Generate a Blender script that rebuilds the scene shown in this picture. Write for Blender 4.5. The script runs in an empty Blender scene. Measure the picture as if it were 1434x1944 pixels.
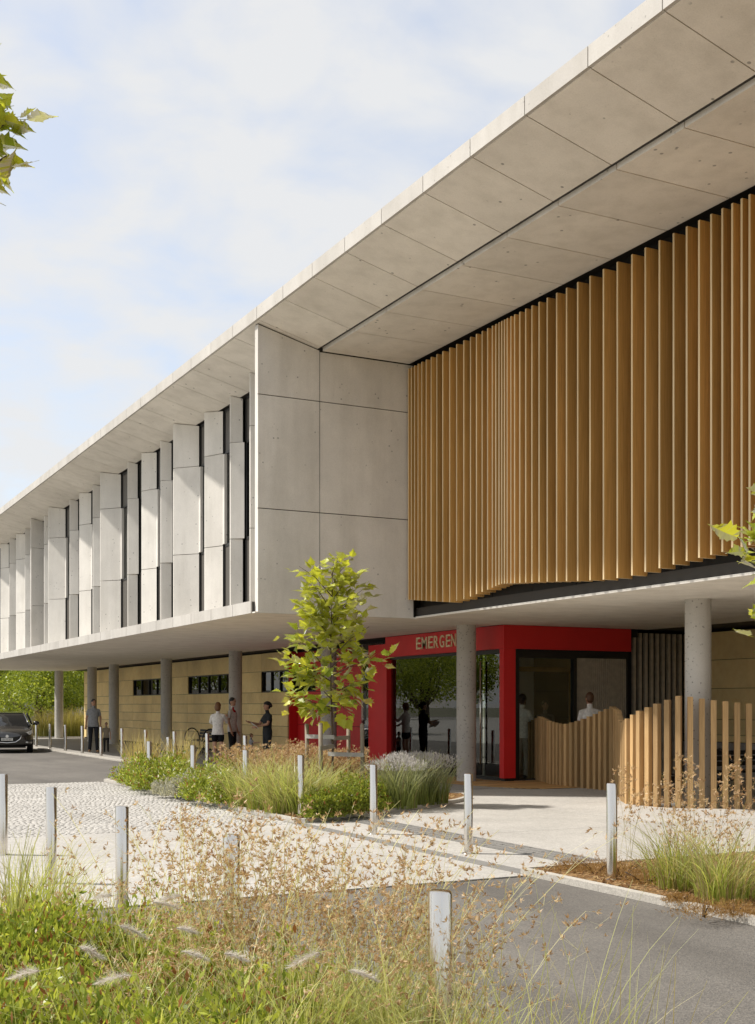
import bpy, bmesh, math, random
import numpy as np
from mathutils import Vector, Matrix

random.seed(7)
RNG = np.random.default_rng(11)
R = math.radians
scene = bpy.context.scene
C = scene.collection

# ------------------------------------------------------------------ camera
# World axes follow the building: Y runs along the facade, X into it.
YAW = R(27.278)
FPX, IMW, IMH, HOR = 2311.65, 1434.0, 1944.0, 1339.0
EYE = 1.65
cam_d = bpy.data.cameras.new('camera')
cam = bpy.data.objects.new('camera', cam_d)
C.objects.link(cam)
cam.location = (0, 0, EYE)
cam.rotation_euler = (R(90), 0, -YAW)
cam_d.sensor_fit = 'VERTICAL'
cam_d.sensor_height = 36.0
cam_d.sensor_width = 36.0 * IMW / IMH
cam_d.lens = FPX / IMH * 36.0
cam_d.shift_y = (HOR - IMH / 2) / IMH
cam_d.clip_start = 0.05
cam_d.clip_end = 2000
scene.camera = cam

# ------------------------------------------------------------------ world, sun, exposure
SUN_AZ = (-0.81, 0.586)          # horizontal direction towards the sun
SUN_EL = R(52)
w = bpy.data.worlds.new('World')
scene.world = w
w.use_nodes = True
wn, wl = w.node_tree.nodes, w.node_tree.links
wn.clear()
w_out = wn.new('ShaderNodeOutputWorld')
w_bg = wn.new('ShaderNodeBackground')
w_bg.inputs['Strength'].default_value = 0.10
sky = wn.new('ShaderNodeTexSky')
sky.sky_type = 'NISHITA'
sky.sun_disc = False
sky.sun_elevation = SUN_EL
sky.sun_rotation = math.atan2(SUN_AZ[0], SUN_AZ[1])
sky.air_density = 1.0
sky.dust_density = 1.6
sky.ozone_density = 1.0
tc = wn.new('ShaderNodeTexCoord')
sep = wn.new('ShaderNodeSeparateXYZ')
wl.new(tc.outputs['Generated'], sep.inputs[0])
def wmath(op, a, b=None):
    n = wn.new('ShaderNodeMath'); n.operation = op
    for i, v in enumerate((a, b)):
        if v is None: continue
        if isinstance(v, (int, float)): n.inputs[i].default_value = v
        else: wl.new(v, n.inputs[i])
    return n.outputs[0]
zc = wmath('MAXIMUM', sep.outputs[2], 0.0)
zz = wmath('ADD', zc, 0.22)
cmb = wn.new('ShaderNodeCombineXYZ')
wl.new(wmath('DIVIDE', sep.outputs[0], zz), cmb.inputs[0])
wl.new(wmath('DIVIDE', sep.outputs[1], zz), cmb.inputs[1])
nz = wn.new('ShaderNodeTexNoise')
nz.inputs['Scale'].default_value = 5.2
nz.inputs['Detail'].default_value = 9.0
nz.inputs['Roughness'].default_value = 0.52
nz.inputs['Distortion'].default_value = 0.25
wl.new(cmb.outputs[0], nz.inputs['Vector'])
nz2 = wn.new('ShaderNodeTexNoise')
nz2.inputs['Scale'].default_value = 1.1
nz2.inputs['Detail'].default_value = 3.0
wl.new(cmb.outputs[0], nz2.inputs['Vector'])
cs = wmath('ADD', wmath('MULTIPLY', nz.outputs[0], 0.8), wmath('MULTIPLY', nz2.outputs[0], 0.4))
ramp = wn.new('ShaderNodeValToRGB')
ramp.color_ramp.elements[0].position = 0.455
ramp.color_ramp.elements[1].position = 0.645
ramp.color_ramp.elements[0].color = (0.58, 0.58, 0.58, 1)
ramp.color_ramp.elements[1].color = (0.96, 0.96, 0.96, 1)
wl.new(cs, ramp.inputs[0])
mixw = wn.new('ShaderNodeMixRGB')
wl.new(ramp.outputs[0], mixw.inputs[0])
wl.new(sky.outputs[0], mixw.inputs[1])
mixw.inputs[2].default_value = (3.80, 3.82, 3.84, 1)      # sunlit thin cloud, same units as the sky
wl.new(mixw.outputs[0], w_bg.inputs['Color'])
wl.new(w_bg.outputs[0], w_out.inputs['Surface'])

sun_d = bpy.data.lights.new('sun', 'SUN')
sun_d.energy = 2.5
sun_d.angle = R(2.0)
sun_d.color = (1.0, 0.94, 0.86)
sun = bpy.data.objects.new('sun', sun_d)
C.objects.link(sun)
to_sun = Vector((SUN_AZ[0] * math.cos(SUN_EL), SUN_AZ[1] * math.cos(SUN_EL), math.sin(SUN_EL)))
sun.rotation_euler = to_sun.to_track_quat('Z', 'Y').to_euler()
sun.location = (-20, 10, 40)

vs = scene.view_settings
vs.view_transform = 'Standard'
vs.look = 'None'
vs.gamma = 1.0
vs.use_curve_mapping = False
vs.exposure = 1.14
cy = scene.cycles
cy.use_denoising = True
cy.max_bounces = 8
cy.diffuse_bounces = 5
cy.glossy_bounces = 4
cy.transparent_max_bounces = 10
cy.transmission_bounces = 4
cy.caustics_reflective = False
cy.caustics_refractive = False
cy.sample_clamp_indirect = 8.0

# ------------------------------------------------------------------ helpers
FX, FY, RX, RY = math.sin(YAW), math.cos(YAW), math.cos(YAW), -math.sin(YAW)
def W(px, t):
    """ground position seen in column px of the photograph at t metres in front of the lens"""
    u = (px - IMW / 2) / FPX
    return (t * (FX + RX * u), t * (FY + RY * u))

def tag(o, label=None, cat=None, group=None, kind=None):
    if label: o['label'] = label
    if cat: o['category'] = cat
    if group: o['group'] = group
    if kind: o['kind'] = kind
    return o
def empty(name, loc=(0, 0, 0), rz=0.0, parent=None):
    o = bpy.data.objects.new(name, None)
    o.empty_display_size = 0.2
    C.objects.link(o); o.location = loc; o.rotation_euler = (0, 0, rz)
    if parent: o.parent = parent
    return o
def link(name, mesh, parent=None, loc=None, rot=None, scl=None):
    o = bpy.data.objects.new(name, mesh)
    C.objects.link(o)
    if parent: o.parent = parent
    if loc: o.location = loc
    if rot: o.rotation_euler = rot
    if scl: o.scale = scl
    return o
def copy_tree(o, parent=None):
    c = o.copy(); C.objects.link(c)
    if parent: c.parent = parent
    for ch in list(o.children): copy_tree(ch, c)
    return c

class MB:
    """collects boxes, prisms and tubes for one mesh"""
    def __init__(s): s.v = []; s.f = []; s.m = []; s.sm = []
    def add(s, vs_, fs, mi=0, smooth=False):
        b = len(s.v)
        s.v.extend([tuple(p) for p in vs_])
        for f in fs:
            s.f.append([i + b for i in f]); s.m.append(mi); s.sm.append(smooth)
    def box(s, x0, x1, y0, y1, z0, z1, mi=0):
        s.add([(x0,y0,z0),(x1,y0,z0),(x1,y1,z0),(x0,y1,z0),(x0,y0,z1),(x1,y0,z1),(x1,y1,z1),(x0,y1,z1)],
              [(0,3,2,1),(4,5,6,7),(0,1,5,4),(1,2,6,5),(2,3,7,6),(3,0,4,7)], mi)
    def obox(s, c, ax, ay, az, mi=0):
        """box about centre c with half-axis vectors"""
        c, ax, ay, az = map(Vector, (c, ax, ay, az))
        p = [c - ax - ay - az, c + ax - ay - az, c + ax + ay - az, c - ax + ay - az,
             c - ax - ay + az, c + ax - ay + az, c + ax + ay + az, c - ax + ay + az]
        s.add(p, [(0,3,2,1),(4,5,6,7),(0,1,5,4),(1,2,6,5),(2,3,7,6),(3,0,4,7)], mi)
    def prism(s, poly, z0, z1, mi=0):
        """polygon (counter-clockwise, x y) from z0 to z1"""
        n = len(poly)
        vs_ = [(x, y, z0) for x, y in poly] + [(x, y, z1) for x, y in poly]
        fs = [tuple(range(n - 1, -1, -1)), tuple(range(n, 2 * n))]
        fs += [(i, (i + 1) % n, n + (i + 1) % n, n + i) for i in range(n)]
        s.add(vs_, fs, mi)
    def yprism(s, poly, y0, y1, mi=0):
        """polygon (x z) from y0 to y1"""
        n = len(poly)
        vs_ = [(x, y0, z) for x, z in poly] + [(x, y1, z) for x, z in poly]
        fs = [tuple(range(n)), tuple(range(2 * n - 1, n - 1, -1))]
        fs += [((i + 1) % n, i, n + i, n + (i + 1) % n) for i in range(n)]
        s.add(vs_, fs, mi)
    def tube(s, pts, rad, n=8, mi=0, cap=True, smooth=True):
        pts = [Vector(p) for p in pts]
        k = len(pts)
        if not hasattr(rad, '__len__'): rad = [rad] * k
        vs_ = []
        up = Vector((0, 0, 1))
        prev = None
        for i, p in enumerate(pts):
            d = (pts[min(i + 1, k - 1)] - pts[max(i - 1, 0)])
            d = d.normalized() if d.length > 1e-9 else up
            if prev is None:
                a = d.cross(up)
                if a.length < 1e-3: a = d.cross(Vector((1, 0, 0)))
            else:
                a = prev - d * prev.dot(d)
                if a.length < 1e-5: a = d.cross(up)
            a.normalize(); prev = a
            b = d.cross(a)
            for j in range(n):
                q = 2 * math.pi * j / n
                vs_.append(p + (a * math.cos(q) + b * math.sin(q)) * rad[i])
        fs = []
        for i in range(k - 1):
            for j in range(n):
                j2 = (j + 1) % n
                fs.append((i * n + j, i * n + j2, (i + 1) * n + j2, (i + 1) * n + j))
        s.add(vs_, fs, mi, smooth)
        if cap:
            b0 = len(s.v) - len(vs_)
            s.f.append([b0 + j for j in range(n - 1, -1, -1)]); s.m.append(mi); s.sm.append(False)
            s.f.append([b0 + (k - 1) * n + j for j in range(n)]); s.m.append(mi); s.sm.append(False)
    def ell(s, c, rx, ry, rz, nu=12, nv=8, mi=0, rot=None, v0=0.0, v1=1.0):
        """ellipsoid (v0..v1 = part of the way from top to bottom)"""
        vs_ = []
        for i in range(nv + 1):
            ph = math.pi * (v0 + (v1 - v0) * i / nv)
            for j in range(nu):
                q = 2 * math.pi * j / nu
                p = Vector((rx * math.sin(ph) * math.cos(q), ry * math.sin(ph) * math.sin(q), rz * math.cos(ph)))
                if rot: p = rot @ p
                vs_.append(p + Vector(c))
        fs = []
        for i in range(nv):
            for j in range(nu):
                j2 = (j + 1) % nu
                fs.append((i * nu + j, (i + 1) * nu + j, (i + 1) * nu + j2, i * nu + j2))
        s.add(vs_, fs, mi, True)
    def mesh(s, name, mats):
        me = bpy.data.meshes.new(name)
        me.from_pydata(s.v, [], s.f)
        for m in (mats if isinstance(mats, (list, tuple)) else [mats]): me.materials.append(m)
        me.polygons.foreach_set('material_index', s.m)
        me.polygons.foreach_set('use_smooth', s.sm)
        me.update()
        return me
    def build(s, name, mats, parent=None, loc=None, rot=None):
        return link(name, s.mesh(name, mats), parent, loc, rot)

def clean(me, dist=1e-5):
    bm = bmesh.new(); bm.from_mesh(me)
    bmesh.ops.remove_doubles(bm, verts=bm.verts, dist=dist)
    bmesh.ops.recalc_face_normals(bm, faces=bm.faces)
    bm.to_mesh(me); bm.free()
    return me
def box_mesh(name, dx, dy, dz, mat, bevel=0.0):
    """a box centred on the origin, chamfered"""
    bm = bmesh.new()
    bmesh.ops.create_cube(bm, size=1.0)
    bmesh.ops.scale(bm, vec=(dx, dy, dz), verts=bm.verts)
    if bevel > 0:
        bmesh.ops.bevel(bm, geom=list(bm.edges), offset=bevel, segments=1, affect='EDGES')
    me = bpy.data.meshes.new(name); bm.to_mesh(me); bm.free()
    me.materials.append(mat)
    return me

def np_mesh(name, verts, faces, mats, cols=None, smooth=False):
    """numpy verts (n,3), faces (m,k) all alike"""
    me = bpy.data.meshes.new(name)
    nv, (nf, k) = len(verts), faces.shape
    me.vertices.add(nv); me.vertices.foreach_set('co', np.ascontiguousarray(verts, dtype=np.float32).ravel())
    me.loops.add(nf * k); me.loops.foreach_set('vertex_index', np.ascontiguousarray(faces, dtype=np.int32).ravel())
    me.polygons.add(nf)
    me.polygons.foreach_set('loop_start', np.arange(0, nf * k, k, dtype=np.int32))
    me.polygons.foreach_set('loop_total', np.full(nf, k, dtype=np.int32))
    if smooth: me.polygons.foreach_set('use_smooth', np.ones(nf, dtype=bool))
    for m in (mats if isinstance(mats, (list, tuple)) else [mats]): me.materials.append(m)
    if cols is not None:
        a = me.color_attributes.new('tint', 'FLOAT_COLOR', 'POINT')
        c4 = np.ones((nv, 4), dtype=np.float32); c4[:, :3] = cols
        a.data.foreach_set('color', c4.ravel())
    me.update(calc_edges=True)
    return me

# ------------------------------------------------------------------ materials
def new_mat(name):
    m = bpy.data.materials.new(name); m.use_nodes = True
    nt = m.node_tree
    return m, nt.nodes, nt.links, nt.nodes['Principled BSDF']
def node(nt, t, **kw):
    n = nt.new(t)
    for k, v in kw.items():
        if k in n.inputs: n.inputs[k].default_value = v
        else: setattr(n, k, v)
    return n
def world_pos(N):
    return N.new('ShaderNodeNewGeometry').outputs['Position']
def rampn(N, L, src, p0, c0, p1, c1):
    r = N.new('ShaderNodeValToRGB')
    r.color_ramp.elements[0].position = p0; r.color_ramp.elements[1].position = p1
    r.color_ramp.elements[0].color = (*c0, 1) if len(c0) == 3 else c0
    r.color_ramp.elements[1].color = (*c1, 1) if len(c1) == 3 else c1
    L.new(src, r.inputs[0]); return r.outputs[0]
def mix(N, L, a, b, fac, mode='MIX'):
    m = N.new('ShaderNodeMixRGB'); m.blend_type = mode
    for i, v in ((0, fac), (1, a), (2, b)):
        if isinstance(v, (int, float)): m.inputs[i].default_value = v
        elif isinstance(v, tuple): m.inputs[i].default_value = (*v, 1)
        else: L.new(v, m.inputs[i])
    return m.outputs[0]
def scaled(N, L, vec, s):
    m = N.new('ShaderNodeMapping'); m.inputs['Scale'].default_value = s
    L.new(vec, m.inputs['Vector']); return m.outputs[0]

def concrete(name, col, var=0.10, pit=0.5, pit_scale=9.0, gate0=.50, pit_r=.09, rough=0.85, bump=0.25, streak=(1, 1, 1)):
    m, N, L, B = new_mat(name)
    p = world_pos(N)
    n1 = node(N, 'ShaderNodeTexNoise', Scale=0.9, Detail=7.0, Roughness=0.62)
    L.new(scaled(N, L, p, streak), n1.inputs['Vector'])
    n2 = node(N, 'ShaderNodeTexNoise', Scale=55.0, Detail=4.0, Roughness=0.7)
    L.new(p, n2.inputs['Vector'])
    c = mix(N, L, tuple(x * (1 - var) for x in col), tuple(min(1, x * (1 + var)) for x in col), rampn(N, L, n1.outputs[0], .32, (0,0,0), .68, (1,1,1)))
    c = mix(N, L, c, rampn(N, L, n2.outputs[0], .3, (.82,.82,.81), .7, (1,1,1)), .6, 'MULTIPLY')
    vo = node(N, 'ShaderNodeTexVoronoi', Scale=pit_scale, Randomness=1.0)
    L.new(p, vo.inputs['Vector'])
    n3 = node(N, 'ShaderNodeTexNoise', Scale=2.3, Detail=2.0)
    L.new(p, n3.inputs['Vector'])
    th = rampn(N, L, vo.outputs['Distance'], pit_r, (1,1,1), pit_r * 1.5, (0,0,0))
    gate = rampn(N, L, n3.outputs[0], gate0, (0,0,0), gate0 + .06, (1,1,1))
    msk = mix(N, L, th, gate, 1.0, 'MULTIPLY')
    msk = mix(N, L, msk, (pit, pit, pit), 1.0, 'MULTIPLY')
    c = mix(N, L, c, tuple(x * .35 for x in col), msk)
    vo2 = node(N, 'ShaderNodeTexVoronoi', Scale=34.0, Randomness=1.0); L.new(p, vo2.inputs['Vector'])
    sp_ = rampn(N, L, vo2.outputs['Distance'], .10, (1,1,1), .17, (0,0,0))
    n4 = node(N, 'ShaderNodeTexNoise', Scale=5.0, Detail=3.0); L.new(p, n4.inputs['Vector'])
    sp_ = mix(N, L, sp_, rampn(N, L, n4.outputs[0], .46, (0,0,0), .62, (.55,.55,.55)), 1.0, 'MULTIPLY')
    c = mix(N, L, c, tuple(x * .5 for x in col), sp_)
    n5 = node(N, 'ShaderNodeTexNoise', Scale=1.6, Detail=6.0, Roughness=.6); L.new(scaled(N, L, p, (1.4, 1.4, .22)), n5.inputs['Vector'])
    c = mix(N, L, c, rampn(N, L, n5.outputs[0], .30, (.84,.835,.82), .56, (1,1,1)), .8, 'MULTIPLY')
    oi = N.new('ShaderNodeObjectInfo')
    c = mix(N, L, c, rampn(N, L, oi.outputs['Random'], 0, (.91,.905,.90), 1, (1,1,1)), 1.0, 'MULTIPLY')
    L.new(c, B.inputs['Base Color'])
    B.inputs['Roughness'].default_value = rough
    B.inputs['Specular IOR Level'].default_value = 0.3
    bp = node(N, 'ShaderNodeBump', Strength=bump, Distance=0.004)
    L.new(n2.outputs[0], bp.inputs['Height']); L.new(bp.outputs[0], B.inputs['Normal'])
    return m

def flat(name, col, rough=0.6, metal=0.0, spec=0.5, var=0.0, nscale=8.0):
    m, N, L, B = new_mat(name)
    if var > 0:
        n1 = node(N, 'ShaderNodeTexNoise', Scale=nscale, Detail=5.0)
        L.new(world_pos(N), n1.inputs['Vector'])
        c = mix(N, L, tuple(x * (1 - var) for x in col), tuple(min(1, x * (1 + var)) for x in col), rampn(N, L, n1.outputs[0], .3, (0,0,0), .7, (1,1,1)))
        L.new(c, B.inputs['Base Color'])
    else:
        B.inputs['Base Color'].default_value = (*col, 1)
    B.inputs['Roughness'].default_value = rough
    B.inputs['Metallic'].default_value = metal
    B.inputs['Specular IOR Level'].default_value = spec
    return m

def timber(name, a, b, grain=(14, 14, 0.7), rough=0.65, rnd=0.2, bump=0.15):
    m, N, L, B = new_mat(name)
    oi = N.new('ShaderNodeObjectInfo')
    add = N.new('ShaderNodeVectorMath'); add.operation = 'ADD'
    sc = N.new('ShaderNodeVectorMath'); sc.operation = 'SCALE'; sc.inputs['Scale'].default_value = 7.3
    cb = N.new('ShaderNodeCombineXYZ')
    L.new(oi.outputs['Random'], cb.inputs[0]); L.new(oi.outputs['Random'], cb.inputs[2])
    L.new(cb.outputs[0], sc.inputs[0])
    L.new(world_pos(N), add.inputs[0]); L.new(sc.outputs[0], add.inputs[1])
    n1 = node(N, 'ShaderNodeTexNoise', Scale=3.0, Detail=8.0, Roughness=0.65, Distortion=0.4)
    L.new(scaled(N, L, add.outputs[0], grain), n1.inputs['Vector'])
    c = mix(N, L, a, b, rampn(N, L, n1.outputs[0], .34, (0,0,0), .68, (1,1,1)))
    n2 = node(N, 'ShaderNodeTexNoise', Scale=1.0, Detail=4.0); L.new(scaled(N, L, add.outputs[0], tuple(g * .12 + .25 for g in grain)), n2.inputs['Vector'])
    c = mix(N, L, c, rampn(N, L, n2.outputs[0], .32, (.74, .72, .70), .66, (1.08, 1.06, 1.02)), .8, 'MULTIPLY')
    c = mix(N, L, c, rampn(N, L, oi.outputs['Random'], 0, (1 - rnd,) * 3, 1, (1 + rnd * .3,) * 3), 1.0, 'MULTIPLY')
    L.new(c, B.inputs['Base Color'])
    B.inputs['Roughness'].default_value = rough
    B.inputs['Specular IOR Level'].default_value = 0.3
    bp = node(N, 'ShaderNodeBump', Strength=bump, Distance=0.003)
    L.new(n1.outputs[0], bp.inputs['Height']); L.new(bp.outputs[0], B.inputs['Normal'])
    return m

def glass(name, tint=(.62, .66, .62), refl=1.75, rough=0.0):
    m, N, L, B = new_mat(name)
    N.remove(B)
    out = N['Material Output']
    tr = N.new('ShaderNodeBsdfTransparent'); tr.inputs[0].default_value = (*tint, 1)
    gl = N.new('ShaderNodeBsdfGlossy'); gl.inputs['Roughness'].default_value = rough
    gl.inputs[0].default_value = (.95, .97, .96, 1)
    fr = N.new('ShaderNodeFresnel'); fr.inputs[0].default_value = refl
    mx = N.new('ShaderNodeMixShader')
    L.new(fr.outputs[0], mx.inputs[0]); L.new(tr.outputs[0], mx.inputs[1]); L.new(gl.outputs[0], mx.inputs[2])
    L.new(mx.outputs[0], out.inputs['Surface'])
    return m

def leafy(name, col=None, trans=0.45, rough=0.5, rnd=0.25, tcol=1.35, gloss=.08, warm=(.95, .55)):
    """thin leaf: diffuse + light coming through; colour from the tint attribute or from col"""
    m, N, L, B = new_mat(name)
    N.remove(B)
    out = N['Material Output']
    if col is None:
        at = N.new('ShaderNodeAttribute'); at.attribute_name = 'tint'
        c = at.outputs['Color']
    else:
        oi = N.new('ShaderNodeObjectInfo')
        n1 = node(N, 'ShaderNodeTexNoise', Scale=14.0, Detail=3.0)
        L.new(world_pos(N), n1.inputs['Vector'])
        c = mix(N, L, col, tuple(x * .72 for x in col), n1.outputs[0])
        c = mix(N, L, c, rampn(N, L, oi.outputs['Random'], 0, (1 - rnd, 1 - rnd * .8, 1 - rnd), 1, (1.05, 1.0, .9)), 1.0, 'MULTIPLY')
    di = N.new('ShaderNodeBsdfDiffuse'); L.new(c, di.inputs[0])
    tl = N.new('ShaderNodeBsdfTranslucent')
    L.new(mix(N, L, c, (tcol, tcol * warm[0], tcol * warm[1]), 1.0, 'MULTIPLY'), tl.inputs[0])
    m1 = N.new('ShaderNodeMixShader'); m1.inputs[0].default_value = trans
    L.new(di.outputs[0], m1.inputs[1]); L.new(tl.outputs[0], m1.inputs[2])
    gl = N.new('ShaderNodeBsdfGlossy'); gl.inputs['Roughness'].default_value = rough
    fr = N.new('ShaderNodeFresnel'); fr.inputs[0].default_value = 1.38
    fm_ = N.new('ShaderNodeMath'); fm_.operation = 'MULTIPLY'; fm_.inputs[1].default_value = gloss
    L.new(fr.outputs[0], fm_.inputs[0])
    m2 = N.new('ShaderNodeMixShader')
    L.new(fm_.outputs[0], m2.inputs[0]); L.new(m1.outputs[0], m2.inputs[1]); L.new(gl.outputs[0], m2.inputs[2])
    L.new(m2.outputs[0], out.inputs['Surface'])
    return m

M = {}
M['conc'] = concrete('pale_concrete', (.82, .79, .735), var=.09, pit=.75, pit_scale=7.0)
M['conc_soffit'] = concrete('soffit_concrete', (.92, .875, .80), var=.07, pit=.85, pit_scale=5.0, streak=(1, .35, 1))
M['conc_under'] = concrete('underside_concrete', (.92, .875, .80), var=.06, pit=.3, streak=(.4, 2.5, 1))
M['conc_edge'] = concrete('sun_dimmed_concrete', (.60, .575, .535), var=.08, pit=.5, pit_scale=9.0)  # wall concrete in a darker copy, holding down the sunlight on the edges
M['column'] = concrete('column_concrete', (.58, .56, .525), var=.10, pit=.75, pit_scale=15.0, gate0=.36, pit_r=.16, bump=.6)
M['joint'] = flat('joint_dark', (.055, .05, .043), .9)  # near-black backing behind the open joints
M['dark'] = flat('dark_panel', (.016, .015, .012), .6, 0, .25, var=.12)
M['dark_metal'] = flat('dark_metal', (.035, .035, .034), .4, .6)
M['slat'] = timber('timber_slat', (.68, .385, .11), (.90, .55, .185), grain=(22, 22, .45), rnd=.32)
M['slat_edge'] = timber('pale_slat_edge', (.74, .57, .33), (.86, .70, .45), grain=(30, 30, .5), rnd=.1)
M['fence'] = timber('fence_timber', (.46, .29, .13), (.68, .46, .23), grain=(26, 26, .8), rnd=.3)
M['deck'] = timber('deck_board', (.56, .33, .13), (.72, .46, .20), grain=(.8, 16, 16), rnd=.25)
M['stake'] = timber('weathered_stake', (.20, .165, .12), (.36, .31, .24), grain=(24, 24, 2), rnd=.2, rough=.85)
M['yellow'] = timber('honey_panel', (.92, .70, .33), (1.0, .80, .42), grain=(2.2, 2.2, 2.2), rnd=.05, rough=.6, bump=.05)
M['red'] = flat('red_panel', (.68, .018, .020), .5, var=.06, nscale=2.0)
M['letter'] = flat('letter_gold', (.85, .74, .48), .45)
M['batten'] = flat('grey_brown_batten', (.48, .42, .33), .6, var=.15)
M['spandrel'] = flat('dark_bronze', (.105, .096, .083), .5, .2, .4)
M['white'] = flat('white_paint', (.75, .74, .72), .6)
M['glass'] = glass('clear_glass', (.80, .83, .79), 1.62)
M['glass_dark'] = glass('tinted_glass', (.16, .165, .16), 1.42)
M['steel'] = None
m, N, L, B = new_mat('brushed_steel')
n1 = node(N, 'ShaderNodeTexNoise', Scale=1.0, Detail=4.0)
L.new(scaled(N, L, world_pos(N), (3, 3, 40)), n1.inputs['Vector'])
L.new(rampn(N, L, n1.outputs[0], .3, (.145,)*3, .7, (.185,)*3), B.inputs['Roughness'])
B.inputs['Base Color'].default_value = (.74, .705, .655, 1); B.inputs['Metallic'].default_value = 1.0
M['steel'] = m

def asphalt():
    m, N, L, B = new_mat('asphalt')
    p = world_pos(N)
    n1 = node(N, 'ShaderNodeTexNoise', Scale=.35, Detail=6.0, Roughness=.6); L.new(p, n1.inputs['Vector'])
    n2 = node(N, 'ShaderNodeTexVoronoi', Scale=90.0); L.new(p, n2.inputs['Vector'])
    n3 = node(N, 'ShaderNodeTexNoise', Scale=160.0, Detail=2.0); L.new(p, n3.inputs['Vector'])
    c = mix(N, L, (.118, .110, .10), (.160, .150, .136), rampn(N, L, n1.outputs[0], .35, (0,0,0), .65, (1,1,1)))
    c = mix(N, L, c, rampn(N, L, n2.outputs['Color'], 0, (.55,.55,.55), 1, (1.55,1.5,1.42)), .75, 'MULTIPLY')
    c = mix(N, L, c, rampn(N, L, n3.outputs[0], .3, (.7,.7,.7), .7, (1.25,1.25,1.25)), .7, 'MULTIPLY')
    sx_ = N.new('ShaderNodeSeparateXYZ'); L.new(p, sx_.inputs[0])
    wob = node(N, 'ShaderNodeTexNoise', Scale=.18, Detail=2.0); L.new(p, wob.inputs['Vector'])
    def mth(op, a, b_=None):
        q = N.new('ShaderNodeMath'); q.operation = op
        for i, v in enumerate((a, b_)):
            if v is None: continue
            if isinstance(v, (int, float)): q.inputs[i].default_value = v
            else: L.new(v, q.inputs[i])
        return q.outputs[0]
    xw = mth('ADD', sx_.outputs[0], mth('MULTIPLY', wob.outputs[0], 1.2))
    tr_ = mth('ABSOLUTE', mth('SUBTRACT', mth('ABSOLUTE', mth('SUBTRACT', xw, 5.35)), .8))
    c = mix(N, L, c, rampn(N, L, tr_, .10, (.84,.835,.83), .34, (1,1,1)), .9, 'MULTIPLY')
    n7 = node(N, 'ShaderNodeTexNoise', Scale=2.1, Detail=2.0); L.new(p, n7.inputs['Vector'])
    c = mix(N, L, c, rampn(N, L, n7.outputs[0], .68, (1,1,1), .74, (.72,.71,.70)), .8, 'MULTIPLY')
    n6 = node(N, 'ShaderNodeTexNoise', Scale=1.3, Detail=5.0, Roughness=.7); L.new(scaled(N, L, p, (1.0, .25, 1)), n6.inputs['Vector'])
    c = mix(N, L, c, rampn(N, L, n6.outputs[0], .36, (.80,.80,.80), .62, (1.06,1.06,1.05)), .8, 'MULTIPLY')
    L.new(c, B.inputs['Base Color'])
    B.inputs['Roughness'].default_value = .88
    bp = node(N, 'ShaderNodeBump', Strength=.55, Distance=.006)
    L.new(n2.outputs['Distance'], bp.inputs['Height']); L.new(bp.outputs[0], B.inputs['Normal'])
    return m
M['asphalt'] = asphalt()
def aggregate(name, col, s=70.0):
    m, N, L, B = new_mat(name)
    p = world_pos(N)
    n1 = node(N, 'ShaderNodeTexNoise', Scale=.8, Detail=8.0, Roughness=.65); L.new(p, n1.inputs['Vector'])
    n2 = node(N, 'ShaderNodeTexVoronoi', Scale=s); L.new(p, n2.inputs['Vector'])
    n3 = node(N, 'ShaderNodeTexNoise', Scale=9.0, Detail=6.0, Roughness=.75); L.new(p, n3.inputs['Vector'])
    c = mix(N, L, tuple(x * .82 for x in col), col, rampn(N, L, n1.outputs[0], .30, (0,0,0), .65, (1,1,1)))
    c = mix(N, L, c, rampn(N, L, n2.outputs['Color'], 0, (.66,.65,.63), 1, (1.12,1.12,1.1)), .8, 'MULTIPLY')
    c = mix(N, L, c, rampn(N, L, n3.outputs[0], .35, (.8,.8,.79), .6, (1,1,1)), .6, 'MULTIPLY')
    oi = N.new('ShaderNodeObjectInfo')
    c = mix(N, L, c, rampn(N, L, oi.outputs['Random'], 0, (.92,.92,.915), 1, (1,1,1)), 1.0, 'MULTIPLY')
    L.new(c, B.inputs['Base Color']); B.inputs['Roughness'].default_value = .9
    B.inputs['Specular IOR Level'].default_value = .25
    bp = node(N, 'ShaderNodeBump', Strength=.4, Distance=.004)
    L.new(n2.outputs['Distance'], bp.inputs['Height']); L.new(bp.outputs[0], B.inputs['Normal'])
    return m
M['paving'] = aggregate('aggregate_paving', (.54, .52, .49))
M['paving_grey'] = aggregate('grey_paving', (.44, .42, .39))
M['tactile'] = aggregate('tactile_grey', (.27, .262, .25), 120)
M['kerb'] = aggregate('kerb_stone', (.58, .55, .50), 90)
M['cobble'] = aggregate('cobble_stone', (.56, .54, .51), 60)
M['mortar'] = flat('mortar', (.44, .42, .39), .95, var=.2, nscale=20)
def soil():
    m, N, L, B = new_mat('bark_soil')
    p = world_pos(N)
    n1 = node(N, 'ShaderNodeTexNoise', Scale=2.2, Detail=6.0, Roughness=.7); L.new(p, n1.inputs['Vector'])
    n2 = node(N, 'ShaderNodeTexVoronoi', Scale=38.0); L.new(p, n2.inputs['Vector'])
    c = mix(N, L, (.15, .075, .028), (.36, .23, .10), rampn(N, L, n1.outputs[0], .3, (0,0,0), .7, (1,1,1)))
    c = mix(N, L, c, rampn(N, L, n2.outputs['Color'], 0, (.5,.48,.45), 1, (1.3,1.28,1.2)), .9, 'MULTIPLY')
    L.new(c, B.inputs['Base Color']); B.inputs['Roughness'].default_value = .95
    bp = node(N, 'ShaderNodeBump', Strength=.9, Distance=.02)
    L.new(n2.outputs['Distance'], bp.inputs['Height']); L.new(bp.outputs[0], B.inputs['Normal'])
    return m
M['soil'] = soil()
M['blade'] = leafy('grass_blade', None, .40)
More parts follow.
